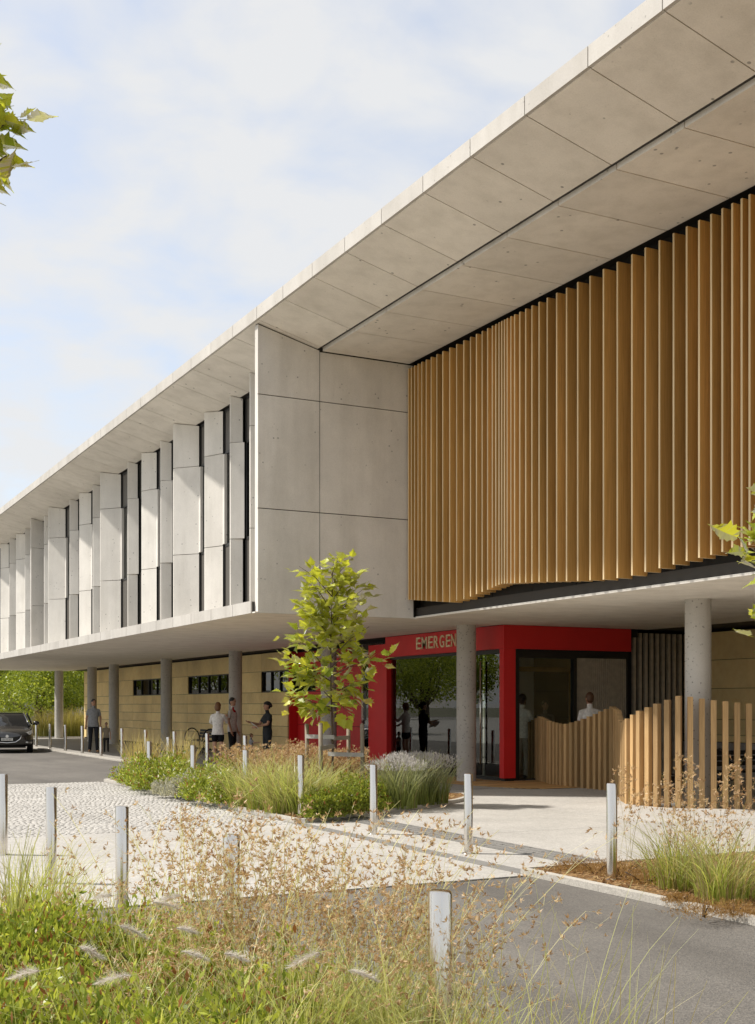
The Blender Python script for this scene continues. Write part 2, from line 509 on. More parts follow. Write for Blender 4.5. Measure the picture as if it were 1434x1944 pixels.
M['petal'] = leafy('plume_hair', None, .5, rough=.7, tcol=1.1, warm=(.98, .94))
M['dry'] = leafy('dry_seed', None, .35, rough=.7, tcol=1.1, warm=(.93, .72))
M['leaf_plane'] = leafy('plane_leaf', (.76, .80, .11), .5, .38, rnd=.55, gloss=.7)
M['bark'] = timber('bark', (.085, .06, .042), (.17, .13, .095), grain=(9, 9, 3), rnd=.1, rough=.9, bump=.5)
M['twig'] = flat('twig', (.06, .042, .03), .8)

# =================================================================== SETTING
def sheet(name, x0, x1, y0, y1, z, mat, kind='structure', label=None):
    b = MB(); b.add([(x0,y0,z),(x1,y0,z),(x1,y1,z),(x0,y1,z)], [(0,1,2,3)])
    return tag(b.build(name, mat), label=label, kind=kind)

sheet('ground', -400, 500, -300, 700, -0.03, flat('far_ground', (.13, .13, .075), .95, var=.3, nscale=.2), label='far ground of dry grass around the site')
sheet('road', -60, 9.78, -40, 160, 0.0, M['asphalt'], label='grey asphalt drive in front of the building')

sheet('pavement_far_side', -60, .6, 27.0, 140, .006, M['paving'], label='pale paved forecourt across the drive')
# pale exposed aggregate paving: slabs with open joints over a dark bed
pav = MB()
pav.add([(-12,9.76,.004),(9.6,9.76,.004),(9.6,15.48,.004),(-12,15.48,.004)], [(0,1,2,3)])
pav.add([(9.6,9.76,.004),(20,9.76,.004),(20,26,.004),(9.6,26,.004)], [(0,1,2,3)])
pav.add([(6.7,15.48,.004),(9.6,15.48,.004),(9.6,26,.004),(6.7,26,.004)], [(0,1,2,3)])
pav = tag(pav.build('pavement', M['joint']), 'pale exposed aggregate paving in front of the entrance', kind='structure')
def slab(x0, x1, y0, y1, mat='paving', z=.012, g=.005):
    b = MB(); b.box(x0+g, x1-g, y0+g, y1-g, .0045, z)
    return b.build('slab', M[mat], pav)
for x0, x1 in ((-12, -8), (-8, -4), (-4, -.6), (-.6, 2.2), (2.2, 4.9), (4.9, 6.66)):
    for y0, y1 in ((9.77, 12.6), (12.6, 15.47)): slab(x0, x1, y0, y1)
for y0, y1 in ((9.77, 11.6), (11.6, 13.5), (13.5, 15.47)):
    slab(6.66, 6.86, y0, y1, 'tactile'); slab(6.86, 7.55, y0, y1)
for y0, y1 in ((9.97, 13.2), (13.2, 16.6), (16.6, 20.0)):
    for x0, x1 in ((8.03, 11.2), (11.2, 14.4), (14.4, 19.4)): slab(x0, x1, y0, y1)
slab(6.86, 8.03, 15.48, 17.8); slab(8.03, 14.4, 20, 26)

# tactile guidance tiles
tb = MB(); tb.box(-.235, .235, -.2, .2, 0, .010)
for i in range(4):
    x = -.18 + i * .12
    tb.box(x - .022, x + .022, -.19, .19, .010, .016)
tm = tb.mesh('tile', M['tactile'])
ts = MB(); ts.box(7.55, 8.03, 9.97, 16.4, .0042, .006)
ts = tag(ts.build('tactile_strip', M['joint'], pav), None)
for i in range(16):
    link('tile', tm, ts, (7.79, 10.18 + i * .404, .0065))

# under-canopy walk
wk = MB(); wk.box(9.86, 14.9, 26.0, 61.5, .003, .02)
wk.box(9.9, 14.9, 20.2, 26.0, .0125, .02)
tag(wk.build('footpath', M['paving_grey']), 'shaded grey footpath under the canopy', kind='structure')
kb = MB()
for i in range(14):
    kb.box(9.66, 9.86, 26.0 + i * 2.5, 28.49 + i * 2.5, 0.0, .035)
kb.box(9.86, 20, 61.5, 61.72, 0, .07)
tag(kb.build('kerb', M['kerb']), 'pale flush kerb between drive and footpath', kind='structure')

# cobbled speed table
_b = MB(); _b.add([(-8,15.48,.005),(6.72,15.48,.005),(6.72,25.95,.005),(-8,25.95,.005)], [(0,1,2,3)])
cob = tag(_b.build('cobble_paving', M['mortar']), 'pale cobbled strip across the drive', kind='structure')
def cobble_mesh(k):
    rr = random.Random(k)
    b = MB(); n = 8
    ring = []
    for j in range(n):
        q = 2 * math.pi * (j + .5) / n
        c, s_ = math.cos(q), math.sin(q)
        e = max(abs(c), abs(s_))
        ring.append((c / e * .038 * rr.uniform(.85, 1.0) * .96, s_ / e * .038 * rr.uniform(.88, 1.0)))
    vs_ = [(x, y, 0) for x, y in ring] + [(x * .94, y * .94, .009) for x, y in ring] + [(x * .6, y * .6, .012) for x, y in ring]
    fs = [(i, (i + 1) % n, n + (i + 1) % n, n + i) for i in range(n)] + [(n + i, n + (i + 1) % n, 2*n + (i + 1) % n, 2*n + i) for i in range(n)] + [tuple(range(2*n, 3*n))]
    b.add(vs_, fs, 0, True)
    return b.mesh('cobble', M['cobble'])
cms = [cobble_mesh(k) for k in range(4)]
spots = []
j = 0; y = 15.55
while y < 25.9:
    x = 6.66 - random.uniform(0, .1)
    while x > .172 * y - .7:
        spots.append((x + random.uniform(-.012, .012), y + random.uniform(-.010, .010)))
        x -= random.uniform(.070, .090)
    y += .075; j += 1
def vis_key(p):      # nearest stones clear of the left frame edge first
    return p[1] + (50 if p[0] < .185 * p[1] + .05 else 0)
spots.sort(key=vis_key)
for x, y in spots[:300]:
    link('cobble', random.choice(cms), cob, (x, y, .004), (random.uniform(-.05, .05), random.uniform(-.05, .05), random.choice((0, 1, 2, 3)) * math.pi / 2 + random.uniform(-.4, .4)), (random.uniform(.8, 1.02),) * 3)
base_v = [np.array([v.co[:] for v in cm.vertices]) for cm in cms]
cf = []
cv = []
for i, (x, y) in enumerate(spots[300:]):
    k = random.randrange(4)
    a = random.uniform(-.4, .4) + random.choice((0, 1, 2, 3)) * math.pi / 2
    ca, sa = math.cos(a), math.sin(a)
    v = base_v[k] * random.uniform(.8, 1.02)
    h = random.uniform(.75, 1.15)
    cv.append(np.stack([v[:, 0] * ca - v[:, 1] * sa + x, v[:, 0] * sa + v[:, 1] * ca + y, v[:, 2] * h + .004 + (v[:, 0] * random.uniform(-.06, .06))], 1))
cvs = np.concatenate(cv)
n = 8
fq = np.array([(i, (i + 1) % n, n + (i + 1) % n, n + i) for i in range(n)] + [(n + i, n + (i + 1) % n, 2*n + (i + 1) % n, 2*n + i) for i in range(n)] + [(16, 17, 18, 19), (19, 20, 23, 16), (20, 21, 22, 23)])
offs = (np.arange(len(cv)) * 24)[:, None, None]
cff = (fq[None] + offs).reshape(-1, 4)
tag(link('cobbles', np_mesh('cobbles', cvs, cff, M['cobble'], smooth=True), cob), kind='stuff')

# planting beds: kerb edging + mulch
def bed(name, poly, z, label, edge=.09, eh=.05):
    b = MB(); n = len(poly)
    b.add([(x, y, z) for x, y in poly], [tuple(range(n))])
    o = tag(b.build(name, M['soil']), label, kind='structure')
    cx = sum(p[0] for p in poly) / n; cy_ = sum(p[1] for p in poly) / n
    eb = MB()
    for i in range(n):
        p, q = Vector(poly[i]), Vector(poly[(i + 1) % n])
        d = (q - p); l = d.length; d.normalize(); nn = Vector((d.y, -d.x)) * edge
        k = max(1, int(l / 1.2)); 
        for s_ in range(k):
            a = p + d * (l * s_ / k + .002); c = p + d * (l * (s_ + 1) / k - .002)
            eb.prism([tuple(a), tuple(a + nn), tuple(c + nn), tuple(c)], .002, z + .015)
    eb.build('kerb', M['kerb'], o)
    return o
bed_c = bed('bed_centre', [(6.84,15.62),(8.27,16.27),(9.54,16.98),(10.6,17.7),(11.2,18.3),(11.45,18.9),(11.2,19.5),(10.5,20.3),(9.6,21.8),(9.5,24.5),(9.0,26.2),(7.6,26.6),(6.84,25.9)], .055, 'mulched planting bed in the middle of the forecourt')
bed_r = bed('bed_roadside', [(6.76,-6),(14,-6),(14,9.9),(6.76,9.9)], .05, 'mulched planting bed beside the drive at right')
bed_f = bed('bed_foreground', [(-9,.2),(2.78,.2),(2.78,7.6),(2.2,8.1),(-9,8.1)], .04, 'planted bed in the foreground')

# bark chips scattered on the visible mulch
def in_poly(x, y, poly):
    c = False; n = len(poly); j = n - 1
    for i in range(n):
        xi, yi = poly[i]; xj, yj = poly[j]
        if (yi > y) != (yj > y) and x < (xj - xi) * (y - yi) / (yj - yi) + xi: c = not c
        j = i
    return c
def chips(name, poly, z, cnt, parent, size=(.02, .07), cols=((.30,.16,.06),(.44,.28,.12),(.20,.10,.04),(.52,.38,.19))):
    xs = [p[0] for p in poly]; ys = [p[1] for p in poly]
    P = []
    while len(P) < cnt:
        x, y = random.uniform(min(xs), max(xs)), random.uniform(min(ys), max(ys))
        if in_poly(x, y, poly): P.append((x, y))
    P = np.array(P); k = len(P)
    a = RNG.uniform(0, 2 * np.pi, k); l = RNG.uniform(*size, k); wd = l * RNG.uniform(.08, .3, k); tilt = RNG.uniform(-.35, .5, k)
    d = np.stack([np.cos(a) * np.cos(tilt), np.sin(a) * np.cos(tilt), np.sin(tilt)], 1) * l[:, None]
    e = np.stack([-np.sin(a), np.cos(a), RNG.uniform(-.3, .3, k)], 1) * wd[:, None]
    b0 = np.concatenate([P, np.full((k, 1), z) + RNG.uniform(.003, .02, (k, 1))], 1)
    v = np.stack([b0 - d - e, b0 + d - e * .4, b0 + d * .9 + e, b0 - d * .8 + e], 1).reshape(-1, 3)
    f = np.arange(k * 4).reshape(k, 4)
    cc = np.array(cols)[RNG.integers(0, len(cols), k)] * RNG.uniform(.7, 1.2, (k, 1))
    return tag(link(name, np_mesh(name, v, f, M['dry'], np.repeat(cc, 4, 0)), parent), kind='stuff')
chips('bark_mulch', [(6.9,15.7),(8.27,16.35),(9.54,17.05),(10.6,17.8),(11.3,18.6),(10.4,20.2),(9.4,21.8),(8,22),(7.4,26),(6.9,25.8)], .06, 9000, bed_c)
chips('bark_mulch', [(6.8,5.5),(11,5.5),(11,9.85),(6.8,9.85)], .055, 9000, bed_r, (.01, .05))

# =================================================================== BUILDING
bld = empty('hospital_building')
tag(bld, 'long two storey concrete hospital with timber slat screen and red emergency entrance', 'building')
def recentre(root, loc):
    d = Vector(loc) - root.location
    root.location = loc
    for ch in root.children: ch.location -= d
def YonX(px, X):
    u = (px - IMW / 2) / FPX
    return X * (FY + RY * u) / (FX + RX * u)
def XonY(px, Y):
    u = (px - IMW / 2) / FPX
    return Y * (FX + RX * u) / (FY + RY * u)

XS, ZR, XG = 8.32, 8.785, 9.67           # slab edge, roof edge height, glazing line
KS = (8.785 - 8.435) / (9.66 - 8.32)     # fall of the outer soffit
def zsof(x): return ZR - (x - XS) * KS
YW = 21.14                                # end wall of the upper storey
YJ = [2.26 + 1.25 * i for i in range(57)]

# roof
b = MB()
b.yprism([(8.365, 8.82), (9.69, 8.478), (24, 8.478), (24, 8.99), (8.365, 8.99)], 2.0, 61.75)
roof = b.build('roof', M['joint'], bld)
fm = MB(); fm.box(8.32, 8.366, -.6165, .6165, ZR - .004, 9.015); fm.box(8.366, 9.2, -.6165, .6165, 8.992, 9.015)
fm = fm.mesh('fascia_panel', M['conc_edge'])
sm_ = MB(); sm_.yprism([(8.368, zsof(8.368)), (9.625, zsof(9.625)), (9.625, zsof(9.625) + .03), (8.368, zsof(8.368) + .03)], -.6165, .6165)
sm_ = sm_.mesh('soffit_panel', M['conc_soffit'])
im_ = MB(); im_.box(9.715, 11.60, -.6165, .6165, 8.402, 8.476)
im_ = im_.mesh('soffit_panel', M['conc_soffit'])
for i in range(47):
    yc = YJ[i] + .625
    link('fascia_panel', fm, roof, (0, yc, 0))
    link('soffit_panel', sm_, roof, (0, yc, 0))
    if yc < 20.5: link('soffit_panel', im_, roof, (0, yc, 0))
b = MB(); b.box(9.715, 11.60, 21.0, 21.12, 8.402, 8.476)
b.build('soffit_panel', M['conc_soffit'], roof)

b = MB(); b.box(11.605, 12.0, 2.1, 21.13, 8.470, 8.4775); b.build('dark_slot', M['dark'], roof)
# end wall: six precast panels on a return wall
b = MB(); b.add([(8.41,21.17,3.40),(11.74,21.17,3.40),(11.74,21.17,8.47),(9.66,21.17,8.47),(8.41,21.17,8.76),
                 (8.41,21.27,3.40),(11.74,21.27,3.40),(11.74,21.27,8.47),(9.66,21.27,8.47),(8.41,21.27,8.76)],
                [(0,1,2,3,4),(9,8,7,6,5),(0,5,6,1),(1,6,7,2),(2,7,8,3),(3,8,9,4),(4,9,5,0)])
ew = b.build('end_wall', M['joint'], bld)
def wpan(x0, x1, z0, za, zb):
    b = MB()
    b.add([(x0,YW,z0),(x1,YW,z0),(x1,YW,zb),(x0,YW,za),(x0,21.168,z0),(x1,21.168,z0),(x1,21.168,zb),(x0,21.168,za)],
          [(0,1,2,3),(7,6,5,4),(0,4,5,1),(1,5,6,2),(2,6,7,3),(3,7,4,0)])
    b.build('wall_panel', M['conc'], ew)
for x0, x1, ta, tb_ in ((8.40, 9.655, 8.735, 8.41), (9.672, 11.70, 8.385, 8.382)):
    wpan(x0, x1, 3.372, 5.313, 5.313); wpan(x0, x1, 5.33, 7.435, 7.435); wpan(x0, x1, 7.452, ta, tb_)
b = MB(); b.add([(8.40,21.169,3.372),(8.40,21.29,3.372),(8.40,21.29,8.74),(8.40,21.169,8.74),(8.409,21.169,3.372),(8.409,21.29,3.372),(8.409,21.29,8.74),(8.409,21.169,8.74)],
                [(0,3,2,1),(4,5,6,7),(0,1,5,4),(1,2,6,5),(2,3,7,6),(3,0,4,7)])
b.build('wall_edge', M['conc'], ew)

# floor slab with its pale edge panels and the canopy underside
b = MB()
b.box(8.345, 24, 21.30, 61.7, 3.395, 3.585)
b.box(11.80, 24, 2.0, 21.30, 3.395, 3.585)
fs_ = b.build('floor_slab', M['joint'], bld)
em = MB(); em.box(8.32, 8.344, -.6165, .6165, 3.373, 3.60); em.box(8.344, 9.75, -.6165, .6165, 3.586, 3.60)
em = em.mesh('edge_panel', M['conc_edge'])
for i in range(16, 47): link('edge_panel', em, fs_, (0, YJ[i] + .625, 0))
b = MB(); b.box(8.32, 8.344, 21.30, 22.25, 3.373, 3.60); b.box(8.344, 9.75, 21.30, 22.25, 3.586, 3.60); b.build('edge_panel', M['conc_edge'], fs_)
b = MB(); b.box(8.345, 14.24, 21.141, 61.7, 3.372, 3.394); b.box(11.75, 18.2, 2.0, 21.139, 3.372, 3.394); b.box(14.245, 18.2, 21.141, 21.84, 3.372, 3.394)
b.build('underside', M['conc_under'], fs_)

# upper storey behind the fins, and the dark wall behind the slats
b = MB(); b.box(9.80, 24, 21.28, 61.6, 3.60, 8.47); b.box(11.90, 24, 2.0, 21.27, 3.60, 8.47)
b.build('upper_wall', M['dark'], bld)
FINS = [(23.60, 'a'), (25.36, 'n'), (27.06, 'p'), (28.73, 'w'), (30.47, 'n'), (32.19, 'p'), (33.55, 'n'), (35.71, 'w'), (37.46, 'n'),
        (39.20, 'p'), (40.52, 'n'), (42.76, 'w'), (44.46, 'n'), (45.64, 'b'), (47.90, 'n'), (49.66, 'p'), (51.04, 'n'), (53.06, 'p'),
        (54.8, 'n'), (56.5, 'w'), (58.3, 'n'), (60.0, 'p'),]
SHAPE = {'a': (9.21, .14, .05), 'n': (9.43, .12, .05), 'p': (9.43, .55, .04), 'w': (9.21, .55, .04), 'b': (9.20, .02, .10)}
LEV = [(3.602, 5.313), (5.328, 7.435), (7.450, None)]
for i, (Y, k) in enumerate(FINS):
    xf, dy, th = SHAPE[k]
    root = MB(); root.box(9.64, 9.70, Y - dy * .5, Y, 3.61, 8.40)
    fin = root.build('fin', M['joint'], bld)
    for li, (z0, z1) in enumerate(LEV):
        d2 = dy + (.10 if (li == 1 and k in 'n') else 0)
        xs = [xf, XG, XG, xf]; ys = [Y, Y - d2, Y + th, Y + th]
        bb = MB()
        top = [(z1 if z1 else zsof(x) - .022) for x in xs]
        bb.add([(x, y, z0) for x, y in zip(xs, ys)] + [(x, y, z) for x, y, z in zip(xs, ys, top)],
               [(3,2,1,0),(4,5,6,7),(0,1,5,4),(1,2,6,5),(2,3,7,6),(3,0,4,7)])
        bb.build('panel', M['conc'], fin)
    if i == 0: continue
    # window bay between this fin and the next one towards the entrance
    y0, y1 = FINS[i - 1][0] + SHAPE[FINS[i - 1][1]][2] + .01, Y - dy - (.10 if k == 'n' else 0) - .005
    if y1 - y0 < .25: continue
    fr = MB()
    for z0, z1 in ((3.602, 3.66), (5.29, 5.35), (7.41, 7.47), (8.37, 8.43)): fr.box(9.70, 9.76, y0, y1, z0, z1)
    for ya in (y0, y1 - .05): fr.box(9.70, 9.762, ya, ya + .05, 3.61, 8.42)
    wd = fr.build('window', M['dark_metal'], bld)
    sp = MB(); sp.box(9.715, 9.735, y0 + .05, y1 - .05, 3.66, 5.29); sp.build('spandrel', M['spandrel'], wd)
    sp = MB(); sp.box(9.715, 9.735, y0 + .05, y1 - .05, 7.47, 8.37); sp.build('spandrel', M['spandrel'], wd)
    pn = MB(); pn.box(9.725, 9.735, y0 + .05, y1 - .05, 5.35, 7.41); pn.build('pane', M['glass_dark'], wd)
    if k in 'pw':
        jb = MB(); jb.box(9.66, 9.73, y1 - .12, y1 - .004, 5.352, 7.408); jb.build('jamb', M['conc'], wd)
b = MB(); b.box(9.66, 9.79, 21.28, 23.45, 3.602, 8.42); b.build('blank_panel', M['conc'], bld)

# timber slat screen
SLX = [15,25,33,45,58,72,87,105,125,148,172,200,228,257,284,308,331,353,372,386,399,410,421,432,447,462,483,507,532,561,594,632,672,717,767,821,877,936,990,1047,1104,1157,1207,1256,1301,1341,1379,1411]
SLZ = [(21.22,3.75),(19.44,3.56),(18.94,3.58),(18.32,3.66),(17.69,3.75),(16.57,3.68),(15.52,3.60),(14.7,3.55),(14.2,3.56),(13.02,3.65),(12.14,3.71),(11.5,3.75)]
def slz(y): return float(np.interp(y, [p[0] for p in SLZ][::-1], [p[1] for p in SLZ][::-1]))
SLY = [YonX(760 + x / 2.1276, 11.53) for x in SLX]
SLY = [y for y in SLY if y < 21.1]
ext = [y - 6.1 for y in SLY if 11.9 < y < 17.75]
b = MB(); b.box(11.815, 11.845, 2.1, 21.12, 8.05, 8.2); b.box(11.815, 11.845, 2.1, 21.12, 3.95, 4.05)
scr = b.build('timber_screen', M['dark_metal'], bld)
_b = MB(); _b.box(-.14, .14, -.018, .018, -.5, .5)
_b.m = [1, 1, 0, 0, 0, 1]
sl = _b.mesh('slat', [M['slat'], M['slat_edge']])
for y in SLY + [e for e in ext if e < min(SLY) - .06]:
    z0 = slz(y) if y > 11.5 else slz(y + 6.1)
    link('slat', sl, scr, (11.53 + .14, y, (z0 + 8.28) / 2), None, (1, 1, 8.28 - z0))
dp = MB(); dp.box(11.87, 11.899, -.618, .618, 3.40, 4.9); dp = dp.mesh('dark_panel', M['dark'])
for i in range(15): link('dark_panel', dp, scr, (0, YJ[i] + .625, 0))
b = MB(); b.box(11.752, 11.869, 2.0, 21.139, 3.396, 3.41); b.build('canopy_edge', M['conc'], fs_)

b = MB(); b.box(9.7, 24, 61.61, 61.7, 3.6, 8.47); b.build('end_wall', M['conc'], bld)
b = MB(); b.box(23.8, 24, 2.0, 61.6, 0, 3.39); b.box(15.55, 23.8, 35.0, 35.1, 0, 3.39); b.box(15.55, 23.8, 45.6, 45.7, 0, 3.39); b.build('partition', M['dark'], bld)
# columns
cb = MB(); cb.tube([(0,0,0), (0,0,3.372)], .21, 36, cap=False)
cmesh = cb.mesh('column', M['column'])
for y in (8.1, 15.2, 22.4, 29.4, 36.4, 43.6, 50.9, 54.6, 61.2):
    link('column', cmesh, bld, (13.7 if y > 10 else 14.0, y, 0.0))

# ground floor walls
def panel_wall(parent, X, edges, rows, mat, holes, t=.03, g=.006):
    for i in range(len(edges) - 1):
        for j in range(len(rows) - 1):
            a, c = sorted((edges[i], edges[i + 1])); z0, z1 = rows[j], rows[j + 1]
            if any(h[0] - .01 <= a and c <= h[1] + .01 and h[2] - .01 <= z0 and z1 <= h[3] + .01 for h in holes): continue
            pb = MB(); pb.box(X, X + t, a + g, c - g, z0 + g, z1 - g)
            pb.build('panel', mat, parent)
def strip_window(parent, X, y0, y1, z0, z1, n):
    fr = MB()
    fr.box(X + .01, X + .1, y0, y1, z0, z0 + .03); fr.box(X + .01, X + .1, y0, y1, z1 - .03, z1)
    for i in range(n + 1):
        y = y0 + (y1 - y0 - .04) * i / n
        fr.box(X + .011, X + .1, y, y + .04, z0 + .03, z1 - .03)
    wo = fr.build('window', M['dark_metal'], parent)
    for i in range(n):
        ya = y0 + (y1 - y0 - .04) * i / n + .04; yb = y0 + (y1 - y0 - .04) * (i + 1) / n
        pb = MB(); pb.box(X + .06, X + .07, ya, yb, z0 + .03, z1 - .03); pb.build('pane', M['glass_dark'], wo)
    return wo
YR = [.07, .66, .99, 1.35, 1.70, 2.07, 2.75, 3.34]
HY = [(34.98, 37.22, 2.07, 2.75), (39.25, 44.72, 2.07, 2.75), (46.68, 52.23, 2.07, 2.75)]
b = MB()
b.box(15.05, 15.3, 35.0, 61.0, .0, 2.06); b.box(15.05, 15.3, 35.0, 61.0, 2.76, 3.34)
b.box(15.05, 15.3, 37.23, 39.24, 2.06, 2.76); b.box(15.05, 15.3, 44.73, 46.67, 2.06, 2.76); b.box(15.05, 15.3, 52.24, 61.0, 2.06, 2.76)
b.box(14.931, 15.05, 35.0, 61.0, .0, .06); b.box(14.931, 15.05, 60.9, 61.0, .06, 3.34)
gw = b.build('panelled_wall', M['joint'], bld)
panel_wall(gw, 14.9, [35.0, 37.22, 39.25, 41.98, 44.72, 46.68, 49.45, 52.23, 55.1, 58.0, 61.0], YR, M['yellow'], HY)
for h in HY: strip_window(bld, 14.93, h[0], h[1], h[2], h[3], 5 if h[1] - h[0] > 3 else 3)
b = MB(); b.box(14.9, 24, 60.95, 61.0, 0, 3.34); b.build('gable_panel', M['yellow'], bld)
# black sheets that paint the shade of the gap over the walls
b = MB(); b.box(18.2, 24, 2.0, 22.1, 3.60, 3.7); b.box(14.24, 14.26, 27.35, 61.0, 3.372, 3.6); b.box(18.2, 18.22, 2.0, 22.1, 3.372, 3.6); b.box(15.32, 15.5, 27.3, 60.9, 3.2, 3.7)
b.build('gap_shade', M['dark'], bld)

# red walling beside the entrance
b = MB(); b.box(15.24, 15.5, 28.25, 34.98, 0, 2.06); b.box(15.24, 15.5, 28.25, 34.98, 2.76, 3.33); b.box(15.24, 15.5, 28.25, 33.5, 2.06, 2.76)
rw = b.build('red_wall', M['joint'], bld)
panel_wall(rw, 15.2, [29.6, 31.6, 33.55, 34.93], [.07, 1.05, 2.07, 2.75, 3.30], M['red'], [(33.55, 34.93, 2.07, 2.75)])
b = MB(); b.box(14.93, 15.24, 34.935, 34.985, .05, 2.07); b.box(14.93, 15.24, 34.935, 34.985, 2.75, 3.32); b.box(14.93, 15.05, 34.935, 34.985, 2.07, 2.75); b.build('reveal', M['red'], rw)
strip_window(bld, 15.22, 33.55, 34.93, 2.07, 2.75, 2)

ent = MB(); ent.box(14.48, 18, 21.95, 27.2, 3.20, 3.36)
ent = ent.build('entrance', M['dark'], bld)
def epart(name, mat, *boxes):
    bb = MB()
    for q in boxes: bb.box(*q)
    return bb.build(name, mat, ent)
ZL0, ZL1 = 2.865, 3.368
epart('lintel', M['red'], (14.30, 14.478, 21.85, 27.30, ZL0, ZL1), (14.478, 17.72, 21.85, 21.948, ZL0, ZL1))
epart('post', M['red'], (14.30, 14.60, 21.852, 22.02, .09, ZL0 - .002))
epart('post_base', M['dark_metal'], (14.33, 14.57, 21.87, 22.01, .0, .089))
epart('post', M['red'], (14.302, 14.50, 27.24, 28.25, .05, ZL0 - .002), (14.302, 14.5, 27.302, 28.25, ZL0 - .002, 3.2))
epart('mullion', M['dark_metal'], (14.42, 14.56, 23.80, 23.98, .04, ZL0), (14.40, 14.50, 22.021, 23.80, 2.77, ZL0 - .001), (14.40, 14.50, 23.98, 27.239, 2.80, ZL0 - .001),
      (14.42, 14.5, 22.021, 23.80, .03, .09), (14.42, 14.5, 23.98, 27.239, .03, .08))
epart('glass_pane', M['glass'], (14.44, 14.452, 22.021, 22.93, .09, 2.77))
epart('glass_pane', M['glass'], (14.44, 14.452, 22.95, 23.80, .09, 2.77))
epart('glass_pane', M['glass'], (14.44, 14.452, 23.98, 27.239, .08, 2.80))
epart('glass_pane', M['glass'], (14.74, 14.752, 28.251, 29.55, .05, 3.3))
hb = MB(); hb.tube([(14.36, 22.88, .35), (14.36, 22.88, 2.62)], .018, 10)
for z in (.5, 1.15, 1.75, 2.45): hb.tube([(14.36, 22.88, z), (14.44, 22.88, z)], .012, 8)
hb.build('door_handle', M['steel'], ent)
# side of the porch, facing the fence
XA, XB, XC, XD = XonY(985, 21.98), XonY(1088, 21.98), XonY(1094, 21.98), XonY(1190, 21.98)
epart('door_frame', M['dark_metal'], (14.60, XA, 21.95, 22.07, .03, ZL0), (XB, XC, 21.95, 22.07, .03, ZL0), (XA, XB, 21.952, 22.07, 2.68, ZL0), (XC, 17.72, 21.952, 22.07, 2.72, ZL0), (XD, 17.72, 21.95, 22.07, .03, 2.72), (XA, XB, 21.952, 22.07, .03, .06))
epart('glass_pane', glass('porch_glass', (.86, .88, .86), 1.45), (XA, XB, 22.0, 22.012, .06, 2.68))
epart('louvre_back', M['dark'], (XC, XD, 22.03, 22.06, .03, 2.72))
lb = MB()
k = 26
for i in range(k):
    x = XC + (XD - XC) * (i + .5) / k
    lb.box(x - .017, x + .017, 21.985, 22.03, .05, 2.70)
lb.build('louvre', M['batten'], ent)
# inner lining and rooms
epart('floor', M['paving_grey'], (14.5, 23, 21.95, 34.9, .005, .03))
epart('ceiling', M['white'], (14.6, 23, 22.25, 34.9, 3.02, 3.06))
epart('back_wall', M['yellow'], (19.0, 19.1, 22.2, 34.9, .03, 3.02))
epart('side_wall', M['yellow'], (15.5, 19.0, 29.7, 29.8, .03, 3.02))
epart('inner_screen', M['slat'], (14.95, 15.03, 26.75, 27.05, .9, 2.72), (14.95, 15.03, 23.9, 24.15, .9, 2.72), (14.95, 15.03, 24.15, 26.75, 2.5, 2.72), (14.95, 15.03, 24.15, 26.75, .9, 1.32))
epart('inner_screen_panel', M['dark'], (14.98, 15.0, 24.15, 26.75, 1.32, 2.5))
epart('counter', M['white'], (14.90, 15.06, 23.9, 27.05, .03, .9))
epart('inner_door', M['dark'], (XonY(1012, 25.5), XonY(1082, 25.5), 25.5, 25.55, .03, 2.5))
epart('inner_lining', M['slat'], (XonY(985, 25.45), XonY(1090, 25.45), 25.42, 25.5, 2.5, 2.62), (XonY(1082, 25.45), XonY(1090, 25.45), 25.42, 25.5, .03, 2.5))
epart('inner_wall', M['white'], (XonY(930, 25.5), XonY(1012, 25.5), 25.46, 25.56, .03, 3.0))
# emergency lettering on the lintel
lx = [791, 801.5, 814, 824.5, 835.5, 847.5, 857.5, 868.5, 879]
for ch, p0 in zip('EMERGENCY', lx):
    cu = bpy.data.curves.new('letter', 'FONT'); cu.body = ch; cu.extrude = .012; cu.size = .4; cu.offset = .002
    cu.materials.append(M['letter'])
    to = bpy.data.objects.new('letter_curve', cu); C.objects.link(to)
    bpy.context.view_layer.update()
    me = bpy.data.meshes.new_from_object(to.evaluated_get(bpy.context.evaluated_depsgraph_get()))
    bpy.data.objects.remove(to)
    xs_ = [v.co.x for v in me.vertices]; ys_ = [v.co.y for v in me.vertices]
    o = link('letter', me, ent)
    ya, yb = YonX(p0, 14.288), YonX(p0 + (9.6 if ch == 'M' else 8.4), 14.288)
    sx, sy = (ya - yb) / (max(xs_) - min(xs_)), .285 / (max(ys_) - min(ys_))
    o.matrix_local = Matrix(((0, 0, -1, 14.288), (-sx, 0, 0, ya + min(xs_) * sx), (0, sy, 0, 2.995 - min(ys_) * sy), (0, 0, 0, 1)))

# batten wall and warm panelled wall to the right
XE = 19.5
bw = MB(); bw.box(17.72, XE, 22.14, 22.2, 0, 3.33)
bw = bw.build('batten_wall', M['dark'], bld)
bt = box_mesh('batten', .075, .08, 3.26, M['batten'], .004)
for i in range(9): link('batten', bt, bw, (XonY(1201, 22.1) + .04 + i * (XE - .12 - XonY(1201, 22.1)) / 8.4, 22.10, 1.68))
b = MB(); b.box(XE + .03, XE + .3, 2.0, 22.2, 0, 3.33)
ow = b.build('panelled_wall', M['joint'], bld)
panel_wall(ow, XE, [8.0, 10.8, 13.6, 16.4, 19.2, 22.12], [.82, .98, 1.33, 2.03, 2.68, 3.32], M['yellow'], [])
b = MB(); b.box(XE - .02, XE + .029, 2.0, 22.12, .0, .81); b.build('plinth', M['paving_grey'], ow)
